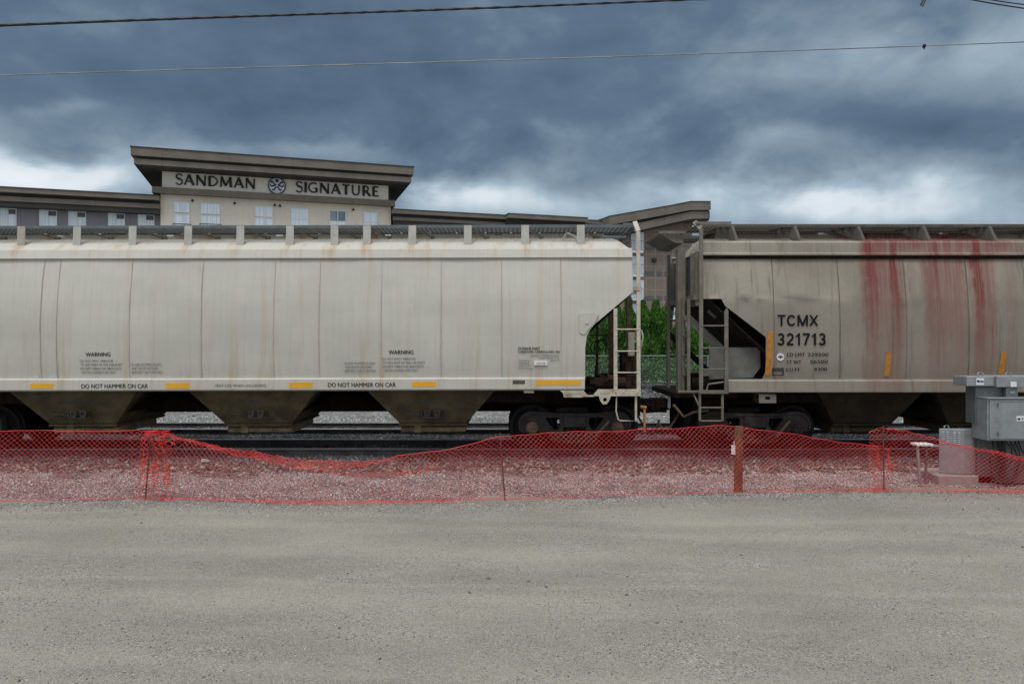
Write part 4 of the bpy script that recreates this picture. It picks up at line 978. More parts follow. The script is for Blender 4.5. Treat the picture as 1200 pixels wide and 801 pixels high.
# ------------------------------------------------------------------ safety netting
def net_mat():
    m, t, b = newmat('red_safety_netting')
    co = t.coord()
    c = t.mix(t.ss(t.noise(co, 3, 4), .35, .7), (.66, .018, .018), (.84, .050, .032))
    t.put(b.inputs['Base Color'], c); b.inputs['Roughness'].default_value = .42
    b.inputs['Subsurface Weight'].default_value = 0
    return m
M['net'] = net_mat()
def netting(name, pxs, tops, label, amp=.03, cloth=1.16, folds=(), seed=1, stakes=(), dshift=0.0):
    """pxs: photo columns of the run; tops: (px, py) of the top edge"""
    r_ = random.Random(seed)
    px0, px1 = pxs
    Dm = lambda x: edgeD(x)
    x0 = X(px0, 11.5 if px0 < 900 else 12.3); x1 = X(px1, 11.5 if px1 < 900 else 12.3)
    tx = []; tz = []
    for p, q in tops:
        D = 11.4
        for _ in range(6): D = Dm(X(p, D))+dshift+.03
        tx.append(X(p, D)); tz.append(Z(q, D))
    FX = [X(p, 11.4) for p in (180, 200, 320, 368, 422, 480, 540)]; FZ = [Z(q, 11.4) for q in (509, 516, 538, 550, 556, 553, 545)]
    def surf(x, t):                           # t = cloth length from the bottom hem
        D = Dm(x)+dshift
        h = max(.25, float(np.interp(x, tx, tz))+.008*math.sin(x*5.1+seed)+.004*math.sin(x*13.7))
        ex = max(0, cloth-h); sag = 1/(1+math.exp((x-X(435, 11.4))/.25)) if name == 'n2' else .4
        fl = ex*.38; rl = ex*.62*sag; t = t/cloth*(h+fl+rl)
        y = D+.03+amp*math.sin(x*2.3+seed)*math.sin(3*t/cloth+.4)+.02*math.sin(x*7.1+t*5)
        fold = 0
        for fx, fw, fa in folds:
            k = math.exp(-((x-fx)/fw)**2); fold += fa*k*math.sin(x*38+t*3)
        y += fold; x += .7*fold*math.sin(t*9+x*5)
        lean = .10*(t/cloth)*math.sin(x*.8+seed*2)
        if t < fl:
            return (x+.01*math.sin(t*40+x*9), D-(fl-t)*(.8+.2*math.sin(x*3.3)), .03+.015*math.sin(x*21+t*30)**2)
        z = t-fl
        if name == 'n2':
            zf = float(np.interp(x, FX, FZ)); mk = 1/(1+math.exp((x-FX[-1]+.3)/.15)); dz = z-zf
            z -= dz*.8*math.exp(-(dz/.13)**2)*mk; y += .05*math.exp(-(dz/.1)**2)*mk*math.sin(x*17)
        if z <= h: return (x+.012*math.sin(z*9+x*2), y+lean, .02+z*(h-.02)/h)
        d = z-h                               # top folded back down behind
        return (x+.02*math.sin(d*20), y+lean+.035+.03*math.sin(x*6.3), h-d*.55+.01*math.sin(x*31))
    dx, dt = .041, .039
    nx = int((x1-x0)/dx); nt = int(cloth/dt)
    V = []; Fc = []
    P = {}
    def pt(i, j):
        k = (i, j)
        if k not in P: P[k] = Vector(surf(x0+i*dx, j*dt))
        return P[k]
    def seg(a, b, wd):
        d = (b-a); L = d.length
        if L < 1e-5: return
        d /= L; nrm = Vector((0, -1, 0)); s_ = d.cross(nrm)
        if s_.length < .1: s_ = d.cross(Vector((0, 0, 1)))
        s_.normalize(); n2 = s_.cross(d).normalized()
        a = a-d*wd*.3; b = b+d*wd*.3; n0 = len(V)
        for p in (a, b): V.extend([tuple(p+s_*wd/2), tuple(p+n2*wd*.3), tuple(p-s_*wd/2), tuple(p-n2*wd*.3)])
        for k in range(4): Fc.append((n0+k, n0+(k+1) % 4, n0+4+(k+1) % 4, n0+4+k))
    for i in range(nx):
        for j in range(nt):
            if (i+j) % 2 == 0: seg(pt(i, j), pt(i+1, j+1), .0050)
            else: seg(pt(i+1, j), pt(i, j+1), .0050)
        seg(pt(i, 0), pt(i+1, 0), .006); seg(pt(i, nt), pt(i+1, nt), .008)
    cx = (x0+x1)/2; org = (cx, Dm(cx), 0)
    root = empty('safety_fence', org, label, 'safety fence', 'red plastic safety netting runs along the track')
    mb = MB(); mb.v = V; mb.f = Fc; mb.build('netting', M['net'], root, org, recalc=False)
    for (pa, ya, pb, yb, kind) in stakes:     # top px,py -> bottom px,py
        D = Dm(X(pb, 11.5))+.0
        for _ in range(5): D = Dm(X(pb, D))
        D += dshift+(.05 if kind != 'wood' else .07)
        a = (X(pa, D), D, Z(ya, D)); b = (X(pb, D), D, -.05)
        if kind == 'wood':
            st = MB().bar(b, a, .125, .05).bar((b[0]+.035, D-.03, -.02), (b[0]+.045, D-.03, a[2]*.72), .018, .015)
            o = st.build('stake', M['wood'], root, org, bevel=.004)
            MB().box(a[0]-.13, a[0]-.055, D-.02, D-.01, Z(532, D), Z(521, D)).box(a[0]-.09, a[0]-.08, D-.02, D-.01, Z(522, D), Z(516, D)).build('tag', M['sticker'], root, org)
        else: MB().tube([b, a], .011, 8).build('stake', M['stakesteel'], root, org, smooth=True)
    return root
netting('n1', (-75, 203), [(-100, 503), (60, 503.5), (150, 503.5), (172, 502.5), (185, 507), (205, 520)], 'leftmost run of red plastic safety netting, upright and taut', folds=[(X(183, 11.5), .26, .13)], seed=1,
        stakes=[(177, 505, 170, 588, 'steel')])
netting('n2', (158, 1042), [(155, 524), (165, 506), (176, 501), (188, 503), (200, 512), (250, 522), (320, 533), (360, 537.5), (400, 539), (430, 537.5), (460, 534), (514, 526), (550, 518), (586, 509), (640, 505), (700, 504), (760, 502), (810, 499), (850, 497), (868, 498.5), (900, 502), (950, 510), (1000, 517.5), (1042, 523)],
        'long middle run of red safety netting sagging low on its left half', amp=.06, folds=[(X(178, 11.5), .30, .13), (X(1036, 12.3), .16, .12)], seed=3,
        stakes=[(586, 507, 592, 588, 'steel'), (866, 499, 865, 579, 'wood')])
netting('n3', (1016, 1330), [(1010, 512), (1022, 506), (1035, 500.5), (1062, 505), (1117, 518), (1200, 535), (1330, 545)], 'rightmost run of red safety netting in front of the grey electrical boxes', amp=.05, seed=5, dshift=-.12,
        folds=[(X(1040, 12.3), .15, .05)], stakes=[(1035, 499, 1036, 575, 'steel')])

# ------------------------------------------------------------------ electrical equipment
eo = (8.6, 12.9, .07)
ctl = empty('control_cabinet', eo, 'tall grey control cabinet under a galvanised beam with two lifting eyes', 'electrical cabinet')
D1 = 12.35
mb = MB().box(X(1157, D1), X(1243, D1), D1, D1+.42, Z(516, D1), Z(467, D1)).box(X(1159, D1), X(1240, D1), D1-.02, D1, Z(514, D1), Z(469, D1))
cb = mb.build('cabinet_box', M['galv'], ctl, eo, bevel=.008)
MB().box(X(1190, D1), X(1199.5, D1), D1-.026, D1-.021, Z(493, D1), Z(487, D1)).build('warning_sticker', M['sticker'], cb, eo)
mb = MB(); text_box(mb, 'Y', X(1195.5, D1), X(1198.5, D1), Z(492, D1), Z(489, D1), lambda z: D1-.028, .02); mb.box(X(1191, D1), X(1194.5, D1), D1-.029, D1-.0275, Z(491.5, D1), Z(489.5, D1)); mb.build('sticker_print', M['lettering'], cb, eo)
D2 = 12.5
for zz2 in (474, 508): MB().lathe([(.012, -.03), (.012, .03)], (X(1168.5, D1), D1-.03, Z(zz2, D1)), 'z', 8).build('hinge', M['galvdark'], cb, eo)
MB().box(X(1228, D1), X(1232, D1), D1-.05, D1-.021, Z(496, D1), Z(486, D1)).build('latch', M['galvdark'], cb, eo, bevel=.004)
MB().box(X(1170, D1), X(1238, D1), D1-.0235, D1-.0205, Z(470.6, D1), Z(470, D1)).build('door_seam', M['galvdark'], cb, eo)
MB().box(X(1156.5, D1), X(1243.5, D1), D1-.035, D1+.42, Z(467, D1)+.001, Z(466, D1)).build('drip_edge', M['galv'], cb, eo, bevel=.003)
mb = MB().box(X(1135, D2), X(1168, D2), D2+.05, D2+.45, Z(452.5, D2), Z(441, D2)); mb.box(X(1168, D2)+.002, X(1245, D2), D2, D2+.5, Z(453.5, D2), Z(440.5, D2))
bm_ = mb.build('top_beam', M['galv'], ctl, eo, bevel=.01)
for px in (1154, 1187):
    x = X(px, D2); zt = Z(440.8, D2)
    MB().tube([(x-.05, D2+.12, zt), (x-.04, D2+.12, zt+.05), (x, D2+.12, zt+.075), (x+.04, D2+.12, zt+.05), (x+.05, D2+.12, zt)], .013, 8).build('lifting_eye', M['galv'], bm_, eo, smooth=True)
MB().box(X(1146, D2), X(1155, D2), D2+.042, D2+.048, Z(451, D2), Z(443, D2)).box(X(1184, D2), X(1191, D2), D2-.008, D2-.002, Z(453, D2), Z(447, D2)).build('label_plate', M['sticker'], bm_, eo)
mb = MB(); mb.lathe([(.022, 0), (.022, .002)], (X(1148, D2), D2+.038, Z(446.5, D2)), 'y', 12); text_box(mb, 'nm', X(1149.8, D2), X(1154.4, D2), Z(448.3, D2), Z(445.8, D2), lambda z: D2+.039, .03); mb.build('label_print', M['blueprint'], bm_, eo)
mb = MB().box(X(1148.5, D2), X(1185, D2), D2+.12, D2+.4, Z(497, D2), Z(453.5, D2)).box(X(1180, D2), X(1194, D2), D2+.02, D2+.1, Z(560, D2), Z(453.7, D2))
mb.box(X(1155, D2), X(1240, D2), D2+.2, D2+.35, .05, Z(497.5, D2)).build('post', M['galvdark'], ctl, eo, bevel=.006)
MB().box(X(1184, D2), X(1190, D2), D2+.012, D2+.018, Z(461, D2), Z(458, D2)).build('label_plate', M['galv'], ctl, eo)
mb = MB()
for i in range(7):
    x = X(1172+i*5, D1); mb.tube([(x, D1+.2, Z(516, D1)), (x+random.uniform(-.05, .05), D1+.1, Z(527, D1)), (x+random.uniform(-.12, .12), D1+.1+random.uniform(-.1, .1), Z(540, D1)), (x+random.uniform(-.2, .2), D1+.15, .09)], .012, 6)
mb.build('cable', M['hose'], ctl, eo, smooth=True)
bo_ = (7.6, 13.1, .05)
tf = empty('transformer_box', bo_, 'low louvred grey transformer box on a concrete footing behind the netting', 'electrical box')
D3 = 12.75
# the body is turned so its louvred side faces left of the camera
A = Vector((X(1100, D3+.15), D3+.15)); B = Vector((X(1130, D3), D3)); C = B+Vector((.72, .10)); Dd = A+(C-B)
zt, zb = Z(503, D3), .185
mb = MB().add([(A.x, A.y, zb), (B.x, B.y, zb), (C.x, C.y, zb), (Dd.x, Dd.y, zb), (A.x, A.y, zt), (B.x, B.y, zt), (C.x, C.y, zt), (Dd.x, Dd.y, zt)],
              [(0, 3, 2, 1), (4, 5, 6, 7), (0, 1, 5, 4), (1, 2, 6, 5), (2, 3, 7, 6), (3, 0, 4, 7)])
tb = mb.build('casing', M['galv'], tf, bo_, bevel=.012)
mb = MB(); dirv = (B-A).normalized(); nrm = Vector((dirv.y, -dirv.x))
if nrm.y > 0: nrm = -nrm
for cxx in (.13, .25, .56, .68) if False else (.18, .34, .62, .80):
    for k in range(7):
        c_ = A+(B-A)*cxx; z_ = zt-.05-k*.032
        a = c_-dirv*.018+nrm*.004; b_ = c_+dirv*.018+nrm*.004
        mb.add([(a.x, a.y, z_), (b_.x, b_.y, z_), (b_.x+nrm.x*.012, b_.y+nrm.y*.012, z_-.012), (a.x+nrm.x*.012, a.y+nrm.y*.012, z_-.012), (a.x, a.y, z_-.018), (b_.x, b_.y, z_-.018)], [(0, 1, 2, 3), (3, 2, 5, 4), (0, 3, 4), (1, 5, 2)])
mb.build('louvre', M['galv'], tb, bo_)
for p in (Vector((X(1115.5, D3), D3+.16)), B+Vector((.52, .12))):
    MB().tube([(p.x-.04, p.y, zt), (p.x-.035, p.y, zt+.04), (p.x, p.y, zt+.06), (p.x+.035, p.y, zt+.04), (p.x+.04, p.y, zt)], .012, 8).build('lifting_eye', M['galv'], tb, bo_, smooth=True)
MB().box(X(1098, D3), X(1165, D3), D3-.05, D3+.8, -.02, .18).build('footing', M['concrete'], tf, bo_, bevel=.02)
mb = MB().prism_y([(X(1130, 12.9)+.52, .17), (X(1130, 12.9)+.98, .17), (X(1130, 12.9)+.80, .82), (X(1130, 12.9)+.52, .86)], 12.95, 13.4)
o = mb.build('concrete_block', M['concrete'], None, (8.4, 13.1, 0), bevel=.02); o.location = (8.4, 13.1, 0); tag(o, 'dusty concrete block standing between the two grey electrical boxes', 'concrete block')
D4 = 12.7
wo = (X(1085, D4), D4, .06)
ws = empty('equipment_stand', wo, 'small stand with a white top board behind the netting beside the louvred box', 'equipment stand')
MB().box(X(1071, D4), X(1090, D4), D4-.1, D4+.12, Z(521.5, D4), Z(519, D4)).build('top_board', M['sticker'], ws, wo, bevel=.005)
MB().box(X(1090.5, D4), X(1101, D4), D4, D4+.3, Z(523.5, D4), Z(521.5, D4)).build('side_rail', M['galv'], ws, wo)
MB().bar((X(1073, D4), D4-.05, Z(521.5, D4)), (X(1076, D4), D4-.05, .06), .04, .03).build('leg', M['galv'], ws, wo)
MB().bar((X(1088, D4), D4+.06, Z(521.5, D4)), (X(1087, D4), D4+.06, .06), .035, .03).build('leg', M['galvdark'], ws, wo)

# one large pale rock at the tie ends
def rock(px, py, D, s, label):
    bm = bmesh.new(); bmesh.ops.create_icosphere(bm, subdivisions=3, radius=1)
    for v_ in bm.verts:
        n = v_.co.normalized(); k = 1+.16*math.sin(n.x*3+s*40)+.12*math.sin(n.y*5+n.z*4)+.06*math.sin(n.x*9+n.z*7)
        v_.co = Vector((n.x*k*s, n.y*k*s*.7, n.z*k*s*.55))
    me = bpy.data.meshes.new('rock'); bm.to_mesh(me); bm.free(); me.materials.append(M['concrete'])
    o = bpy.data.objects.new('rock', me); COL.objects.link(o); o.location = (X(px, D), D, Z(py, D)); tag(o, label, 'rock')
rock(241, 540, 13.9, .085, 'rounded pale rock at the tie ends right of the left stake')
rock(276, 549.5, 13.3, .055, 'smaller pale rock lying right of the rounded one')

# ------------------------------------------------------------------ chain link fence and greenery behind
cf = empty('chain_link_fence', (8, 28, 0), 'galvanised chain link fence in front of the cedar hedge', 'chain link fence')
co_ = (8, 28, 0); ZT = 1.97
posts = [-12+3.05*i+.02 for i in range(0, 13)]
posts = [X(735, 28)+3.05*k for k in range(-6, 7)]
tr_ = MB().tube([(posts[0], 28, ZT), (posts[-1], 28, ZT)], .022, 8).build('top_rail', M['chain'], cf, co_, smooth=True)
for x in posts: MB().tube([(x, 28, 0), (x, 28, ZT+.03)], .032, 8).build('post', M['chain'], cf, co_, smooth=True)
for a, b in zip(posts[:-1], posts[1:]):
    if b < 1.5 or a > 15: continue
    V = []; Fc = []; st = .075; H = ZT-.12; nx = int((b-a)/st); nz = int(H/st)
    def wire(p, q):
        n0 = len(V); p = Vector(p); q = Vector(q); d = (q-p).normalized(); s_ = d.cross(Vector((0, 1, 0))).normalized()*.0017; t_ = Vector((0, .0017, 0))
        for w_ in (p, q): V.extend([tuple(w_+s_), tuple(w_-s_*.5+t_), tuple(w_-s_*.5-t_)])
        for k in range(3): Fc.append((n0+k, n0+(k+1) % 3, n0+3+(k+1) % 3, n0+3+k))
    for k in range(-nz, nx+1):
        i0 = max(0, k); j0 = i0-k; n_ = min(nx-i0, nz-j0)
        if n_ > 0:
            wire((a+i0*st, 28, .1+j0*st), (a+(i0+n_)*st, 28, .1+(j0+n_)*st)); wire((a+i0*st, 28.004, .1+(nz-j0)*st), (a+(i0+n_)*st, 28.004, .1+(nz-j0-n_)*st))
    mb = MB(); mb.v = V; mb.f = Fc; mb.build('mesh_panel', M['chain'], cf, co_, recalc=False)

def leaf_mat(name, c0, c1, c2):
    m, t, b = newmat(name)
    r = t.N.new('ShaderNodeNewGeometry').outputs['Random Per Island']
    c = t.mix(r, c0, c1); c = t.mix(t.ss(t.m('FRACT', t.m('MULTIPLY', r, 17.3)), .75, 1), c, c2)
    t.put(b.inputs['Base Color'], c); b.inputs['Roughness'].default_value = .6; b.inputs['Specular IOR Level'].default_value = .3
    return m
M['cedar'] = leaf_mat('cedar_leaves', (.018, .068, .007), (.058, .175, .018), (.10, .24, .03))
M['ivy'] = leaf_mat('shrub_leaves', (.018, .065, .015), (.045, .14, .03), (.08, .20, .05))
def leaves(n, fpos, size, elong=1.0, vertical=.0):
    pos = np.array([fpos() for _ in range(n)])
    N_ = len(pos); s = rng.uniform(.6, 1.3, (N_, 1))*size
    a = rng.normal(0, 1, (N_, 3)); a[:, 2] += vertical*np.sign(a[:, 2]+.5)*2; a /= np.linalg.norm(a, axis=1, keepdims=True)
    b = rng.normal(0, 1, (N_, 3)); b = np.cross(a, b); b /= np.linalg.norm(b, axis=1, keepdims=True)
    V = np.stack([pos-a*s*elong, pos+b*s*.45, pos+a*s*elong, pos-b*s*.45], 1).reshape(-1, 3)
    Fc = [(4*i, 4*i+1, 4*i+2, 4*i+3) for i in range(N_)]
    mb = MB(); mb.v = [tuple(p) for p in V]; mb.f = Fc; return mb
for i in range(30):
    x = -2.1+i*.56+random.uniform(-.08, .08); y = 32.6+random.uniform(-.25, .25); H = random.uniform(3.3, 3.85); zb = .75
    rr = random.uniform(.48, .60); ph = random.random()*6
    def fp():
        t = random.random()**.75; z = zb+t*(H-.1)
        rad = rr*(1-t)**.30*(.8+.25*math.sin(z*5+ph))*(.72+.28*random.random()) if random.random() < .9 else rr*(1-t)**.55*random.random()
        q = random.random()*6.283; rad *= 1+.22*math.sin(q*4+z*3+ph)
        return (x+rad*math.cos(q), y+rad*math.sin(q), z+.05)
    nm = empty('cedar_tree', (x, y, zb), 'upright green cedar standing in the hedge behind the chain link fence', 'tree', 'cedars in the clipped hedge')
    leaves(9000, fp, .042, 1.7, 1.2).build('crown', M['cedar'], nm, (x, y, zb), recalc=False)
    MB().tube([(x, y, .3), (x+.02, y, 1.8), (x, y, zb+H-.4)], [.07, .05, .015], 8).build('trunk', M['bark'], nm, (x, y, zb), smooth=True)
def ivp():
    x = random.uniform(1, 14.5); y = random.uniform(28.7, 31.4); hz = .40+.45*math.sin(x*1.3+y)+.4*math.sin(x*3.1)+.3*random.random()
    if hz < .25: y = random.uniform(30.6, 31.6); hz = .8
    return (x, y, bedz(x, y)+max(.02, hz)*random.random()+.35*(y-28.5)/2)
tag(leaves(16000, ivp, .065).build('ground_cover', M['ivy'], recalc=False), 'bright green leafy ground cover behind the chain link fence', 'ground cover', kind='stuff')
def bk(n):
    x = rng.uniform(0, 15, n); y = rng.uniform(26.5, 31.5, n); return np.array([(a, b, bedz(a, b)+.02) for a, b in zip(x, y)])
stones('rock_bank', 5000, bk, M['trackstone'], 'grey broken rock on the bank below the hedge', 'rocks', .04, .13)
stones('yard_gravel', 16000, lambda n: np.array([(a, b, bedz(a, b)) for a, b in zip(rng.uniform(-13, 13, n), rng.uniform(20.7, 24.5, n))]), ballast_mat('yard_stones', (.11, .112, .11), (.32, .32, .31), (.55, .55, .54), 20, True), 'pale crushed stone beyond the second track', 'gravel', .02, .045)

# ------------------------------------------------------------------ hotel
HY0 = 85.0; DX, DY = .9529, .3035
hot = empty('hotel_building', (0, HY0, 0), 'grey and beige hotel with SANDMAN SIGNATURE sign under an overhanging roof', 'hotel', rz=math.atan2(DY, DX))
def S(px, off=0.0):                           # facade coordinate of a photo column on the plane 'off' metres in front
    u_ = (px-600)/F
    return (u_*(HY0-off*DX)-off*DY)/(DX-u_*DY)
def HZ(px, py, off=0.0):
    s_ = S(px, off); Yw = HY0+s_*DY-off*DX
    return EYE+(HOR-py)/F*Yw
def wallmat(name, col, jx, jz, jc, var=.06, ox=0, jw=.03):
    m, t, b = newmat(name); co = t.coord(); s = t.sep(co)
    c = t.mix(t.ss(t.noise(co, .6, 4), .3, .7), tuple(q*(1-var) for q in col), tuple(q*(1+var) for q in col))
    c = t.mix(t.ss(t.noise(t.mp(co, (6, 6, 1)), 1, 5), .5, .75, 0, .15), c, tuple(q*.6 for q in col))
    fx = t.m('FRACT', t.m('DIVIDE', t.m('ADD', s[0], 500+ox), jx)); fz = t.m('FRACT', t.m('DIVIDE', t.m('ADD', s[2], 500), jz))
    j = t.m('MAXIMUM', t.m('LESS_THAN', fx, jw/jx), t.m('LESS_THAN', fz, jw/jz))
    c = t.mix(t.m('MULTIPLY', j, .8), c, jc)
    t.put(b.inputs['Base Color'], c); b.inputs['Roughness'].default_value = .75
    return m
M['hgrey'] = wallmat('grey_metal_panel', (.20, .205, .235), 1.35, 2.9, (.09, .095, .11))
M['hbeige'] = wallmat('beige_stone_tile', (.60, .56, .48), .61, .31, (.52, .48, .41), jw=.02)
M['hbrown'] = wallmat('taupe_cladding', (.185, .15, .13), 1.2, 1.45, (.33, .29, .26), jw=.05)
M['fascia'] = wallmat('brown_fascia_metal', (.145, .126, .105), 6.1, 60, (.07, .06, .05), var=.14, jw=.05)
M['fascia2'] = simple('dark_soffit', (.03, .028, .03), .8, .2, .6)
M['signface'] = simple('sign_panel', (.70, .68, .61), .7, .06, .4)
M['wframe'] = simple('white_window_frame', (.62, .65, .68), .5, .05, 3, bump=0)
M['acgrille'] = simple('ac_grille', (.09, .095, .10), .6, .2, 6)
def glass():
    m, t, b = newmat('curtained_window'); co = t.coord(); s = t.sep(co)
    c = t.mix(t.ss(t.noise(t.mp(co, (6, 1, .15)), 1.6, 3), .35, .65), (.50, .60, .70), (.72, .80, .86))
    t.put(b.inputs['Base Color'], c); b.inputs['Roughness'].default_value = .25; b.inputs['Specular IOR Level'].default_value = .6
    return m
M['glass'] = glass()
def glassd():
    m, t, b = newmat('dark_window_glass'); co = t.coord()
    c = t.mix(t.ss(t.noise(co, .5, 3), .35, .65), (.10, .14, .19), (.25, .31, .38))
    t.put(b.inputs['Base Color'], c); b.inputs['Roughness'].default_value = .08; b.inputs['Specular IOR Level'].default_value = 1.0
    return m
M['glassd'] = glassd()
def hb(name, mat, x0, x1, o0, o1, z0, z1, parent=hot, bevel=0):   # o: offset toward the camera
    return MB().box(x0, x1, -o0, -o1, z0, z1).build(name, mat, parent, bevel=bevel)
def window(px0, px1, py0, py1, off, ac=None, mullion=True, mat='glass', ref=None):
    r_ = px0 if ref is None else ref
    x0, x1 = S(px0, off), S(px1, off); z0, z1 = HZ(r_, py1, off), HZ(r_, py0, off)
    f = MB(); w_ = .07
    f.box(x0, x1, -off-.05, -off+.02, z0, z0+w_).box(x0, x1, -off-.05, -off+.02, z1-w_, z1).box(x0, x0+w_, -off-.05, -off+.02, z0+w_, z1-w_).box(x1-w_, x1, -off-.05, -off+.02, z0+w_, z1-w_)
    if mullion: xm = (x0+x1)/2; f.box(xm-.03, xm+.03, -off-.045, -off+.02, z0+w_, z1-w_)
    fr = f.build('window', M['wframe'], hot)
    MB().box(x0+w_, x1-w_, -off-.025, -off+.0, z0+w_, z1-w_).build('pane', M[mat], fr)
    if ac:
        MB().box(x0+(x1-x0)*.52, x1-w_-.02, -off-.09, -off-.03, z1-.55, z1-.12).build('ac_vent', M['acgrille'], fr)
    return fr
# tower
tL, tR = S(188), S(458)
zTop = 19.4*1.0
zt0 = HZ(153, 172, 2.0)
def slab(name, x0, x1, oF, oB, zlo, zhi, mat): return hb(name, M[mat], x0, x1, oF, oB, zlo, zhi)
XL, XR = S(153, 2.2), S(485, 2.2)
zA = HZ(153, 172, 2.2); zB = HZ(153, 181.5, 2.2); zC = HZ(156, 185.5, 2.0); zD = HZ(156, 192, 2.0)
slab('roof', XL, XR, 2.2, -11, zB, zA, 'fascia')
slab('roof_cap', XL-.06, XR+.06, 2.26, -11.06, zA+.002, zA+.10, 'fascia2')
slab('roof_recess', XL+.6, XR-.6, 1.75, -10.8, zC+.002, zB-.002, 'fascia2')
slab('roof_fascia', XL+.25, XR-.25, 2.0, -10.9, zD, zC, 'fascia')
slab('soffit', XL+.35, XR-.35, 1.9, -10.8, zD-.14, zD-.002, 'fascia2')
zE = HZ(190, 219.5, .3); zF = HZ(178, 225.5, .6)
hb('tower_wall', M['hbeige'], tL, tR, 0, -12, 0, zF)
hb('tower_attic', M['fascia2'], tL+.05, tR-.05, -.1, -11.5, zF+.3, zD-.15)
sx0, sx1 = S(190, .1), S(455, .1)
hb('sign_panel', M['signface'], sx0, sx1, .1, -.05, zE, zD-.142)
slab('ledge', S(178, .6), S(463, .6), .6, -11, zF, zF+.0+(zE-zF)-.002, 'fascia')
# sign letters: hand-drawn flared strokes
TH, TN = .17, .10
def arc(cx, cy, rx, ry, a0, a1, n=12): return [(cx+rx*math.cos(R(a0+(a1-a0)*i/n)), cy+ry*math.sin(R(a0+(a1-a0)*i/n))) for i in range(n+1)]
GL = {
 'S': (.56, [(arc(.29, .745, .215, .22, 25, 270, 14)+arc(.27, .265, .235, .26, 90, -155, 14), 'S')]),
 'A': (.78, [([(.06, 0), (.38, 1)], TN), ([(.36, 1), (.72, 0)], TH), ([(.16, .33), (.60, .33)], TN*.8)]),
 'N': (.80, [([(.10, 0), (.10, 1)], TN), ([(.09, 1), (.70, 0)], TH), ([(.70, 0), (.70, 1)], TN)]),
 'D': (.80, [([(.13, 0), (.13, 1)], TH), ([(.13, .955)]+arc(.25, .5, .46, .455, 88, -88, 16)+[(.13, .045)], TN*1.15)]),
 'M': (.95, [([(.08, 0), (.13, 1)], TN), ([(.12, 1), (.46, .12)], TH), ([(.46, .12), (.80, 1)], TN), ([(.80, 1), (.86, 0)], TH)]),
 'I': (.28, [([(.14, 0), (.14, 1)], TH)]),
 'G': (.82, [(arc(.46, .5, .38, .455, 52, 300, 20)+[(.70, .12)], TN*1.2), ([(.70, .07), (.70, .46)], TH*.9), ([(.50, .46), (.74, .46)], TN*.8)]),
 'T': (.66, [([(.02, .955), (.64, .955)], TN), ([(.33, 0), (.33, .95)], TH)]),
 'U': (.78, [([(.12, 1), (.12, .36)]+arc(.38, .33, .26, .285, 180, 360, 12)+[(.64, 1)], TN*1.3)]),
 'R': (.72, [([(.13, 0), (.13, 1)], TH), ([(.13, .955)]+arc(.30, .72, .22, .235, 88, -88, 10)+[(.13, .485)], TN*1.1), ([(.33, .48), (.68, 0)], TH)]),
 'E': (.60, [([(.13, 0), (.13, 1)], TH), ([(.13, .955), (.54, .955)], TN), ([(.13, .51), (.48, .51)], TN*.9), ([(.13, .045), (.56, .045)], TN)]),
}
def glyph(mb, ch, x, z, sx, sz, y, th=.14):
    for pts, wd in GL[ch][1]:
        n = len(pts)
        for i, p in enumerate(pts): pass
        Ls = []
        for i in range(n):
            a = Vector(pts[max(0, i-1)]); b = Vector(pts[min(n-1, i+1)]); d = (b-a).normalized(); nn = Vector((-d.y, d.x))
            k = i/(n-1)
            if wd == 'S': w_ = .085+.10*math.exp(-((k-.5)/.16)**2)+.03*(abs(k-.5)*2)**6
            else: w_ = wd*(1+.22*(abs(k-.5)*2)**4) if n == 2 else wd
            c_ = Vector(pts[i]); Ls.append((c_+nn*w_/2, c_-nn*w_/2))
        vs = []
        for a, b in Ls:
            for q in (a, b):
                for yy_ in (y, y+th): vs.append((x+q.x*sx, yy_, z+q.y*sz))
        fs = []
        for i in range(n-1):
            o_ = i*4; fs += [(o_, o_+2, o_+6, o_+4), (o_+1, o_+5, o_+7, o_+3), (o_, o_+4, o_+5, o_+1), (o_+2, o_+3, o_+7, o_+6)]
        fs += [(0, 1, 3, 2), (4*n-4, 4*n-2, 4*n-1, 4*n-3)]
        mb.add(vs, fs)
def word(wd, pxa, pxb, pya, pyb, pxm):
    x0, x1 = S(pxa, .2), S(pxb, .2); z0, z1 = HZ(pxm, pyb, .2), HZ(pxm, pya, .2)
    tot = sum(GL[c][0] for c in wd); sx = (x1-x0)/tot; x = x0
    for c in wd:
        mb = MB(); big = 1.06 if c == wd[0] and x == x0 else 1.0
        glyph(mb, c, x, z0-(.03 if big > 1 else 0), sx*.87, (z1-z0)*big, -.24, .12)
        mb.build('sign_letter', M['black'], hot); x += GL[c][0]*sx
word('SANDMAN', 205.5, 301, 206.6, 218.4, 253)
word('SIGNATURE', 346.5, 445.5, 215.8, 227.4, 396)
ec = (S(324.5, .25), HZ(324.5, 217.6, .25)); er = (S(335, .25)-S(314, .25))/2
M['navy'] = simple('navy_sign_paint', (.018, .025, .05), .5, .1, 3, bump=0); M['paleblue'] = simple('pale_sign_face', (.60, .65, .74), .5, .04, 3, bump=0)
em = MB().lathe([(er, 0), (er, -.22), (er*.88, -.22), (er*.88, -.19)], (ec[0], -.05, ec[1]), 'y', 40).build('emblem', M['navy'], hot, smooth=True)
MB().lathe([(er*.87, 0), (er*.87, -.01)], (ec[0], -.255, ec[1]), 'y', 40).build('emblem_face', M['paleblue'], em)
mb = MB(); ye = -.30
mb.lathe([(er*.20, 0), (er*.20, .03)], (ec[0], ye, ec[1]+er*.58), 'y', 16)
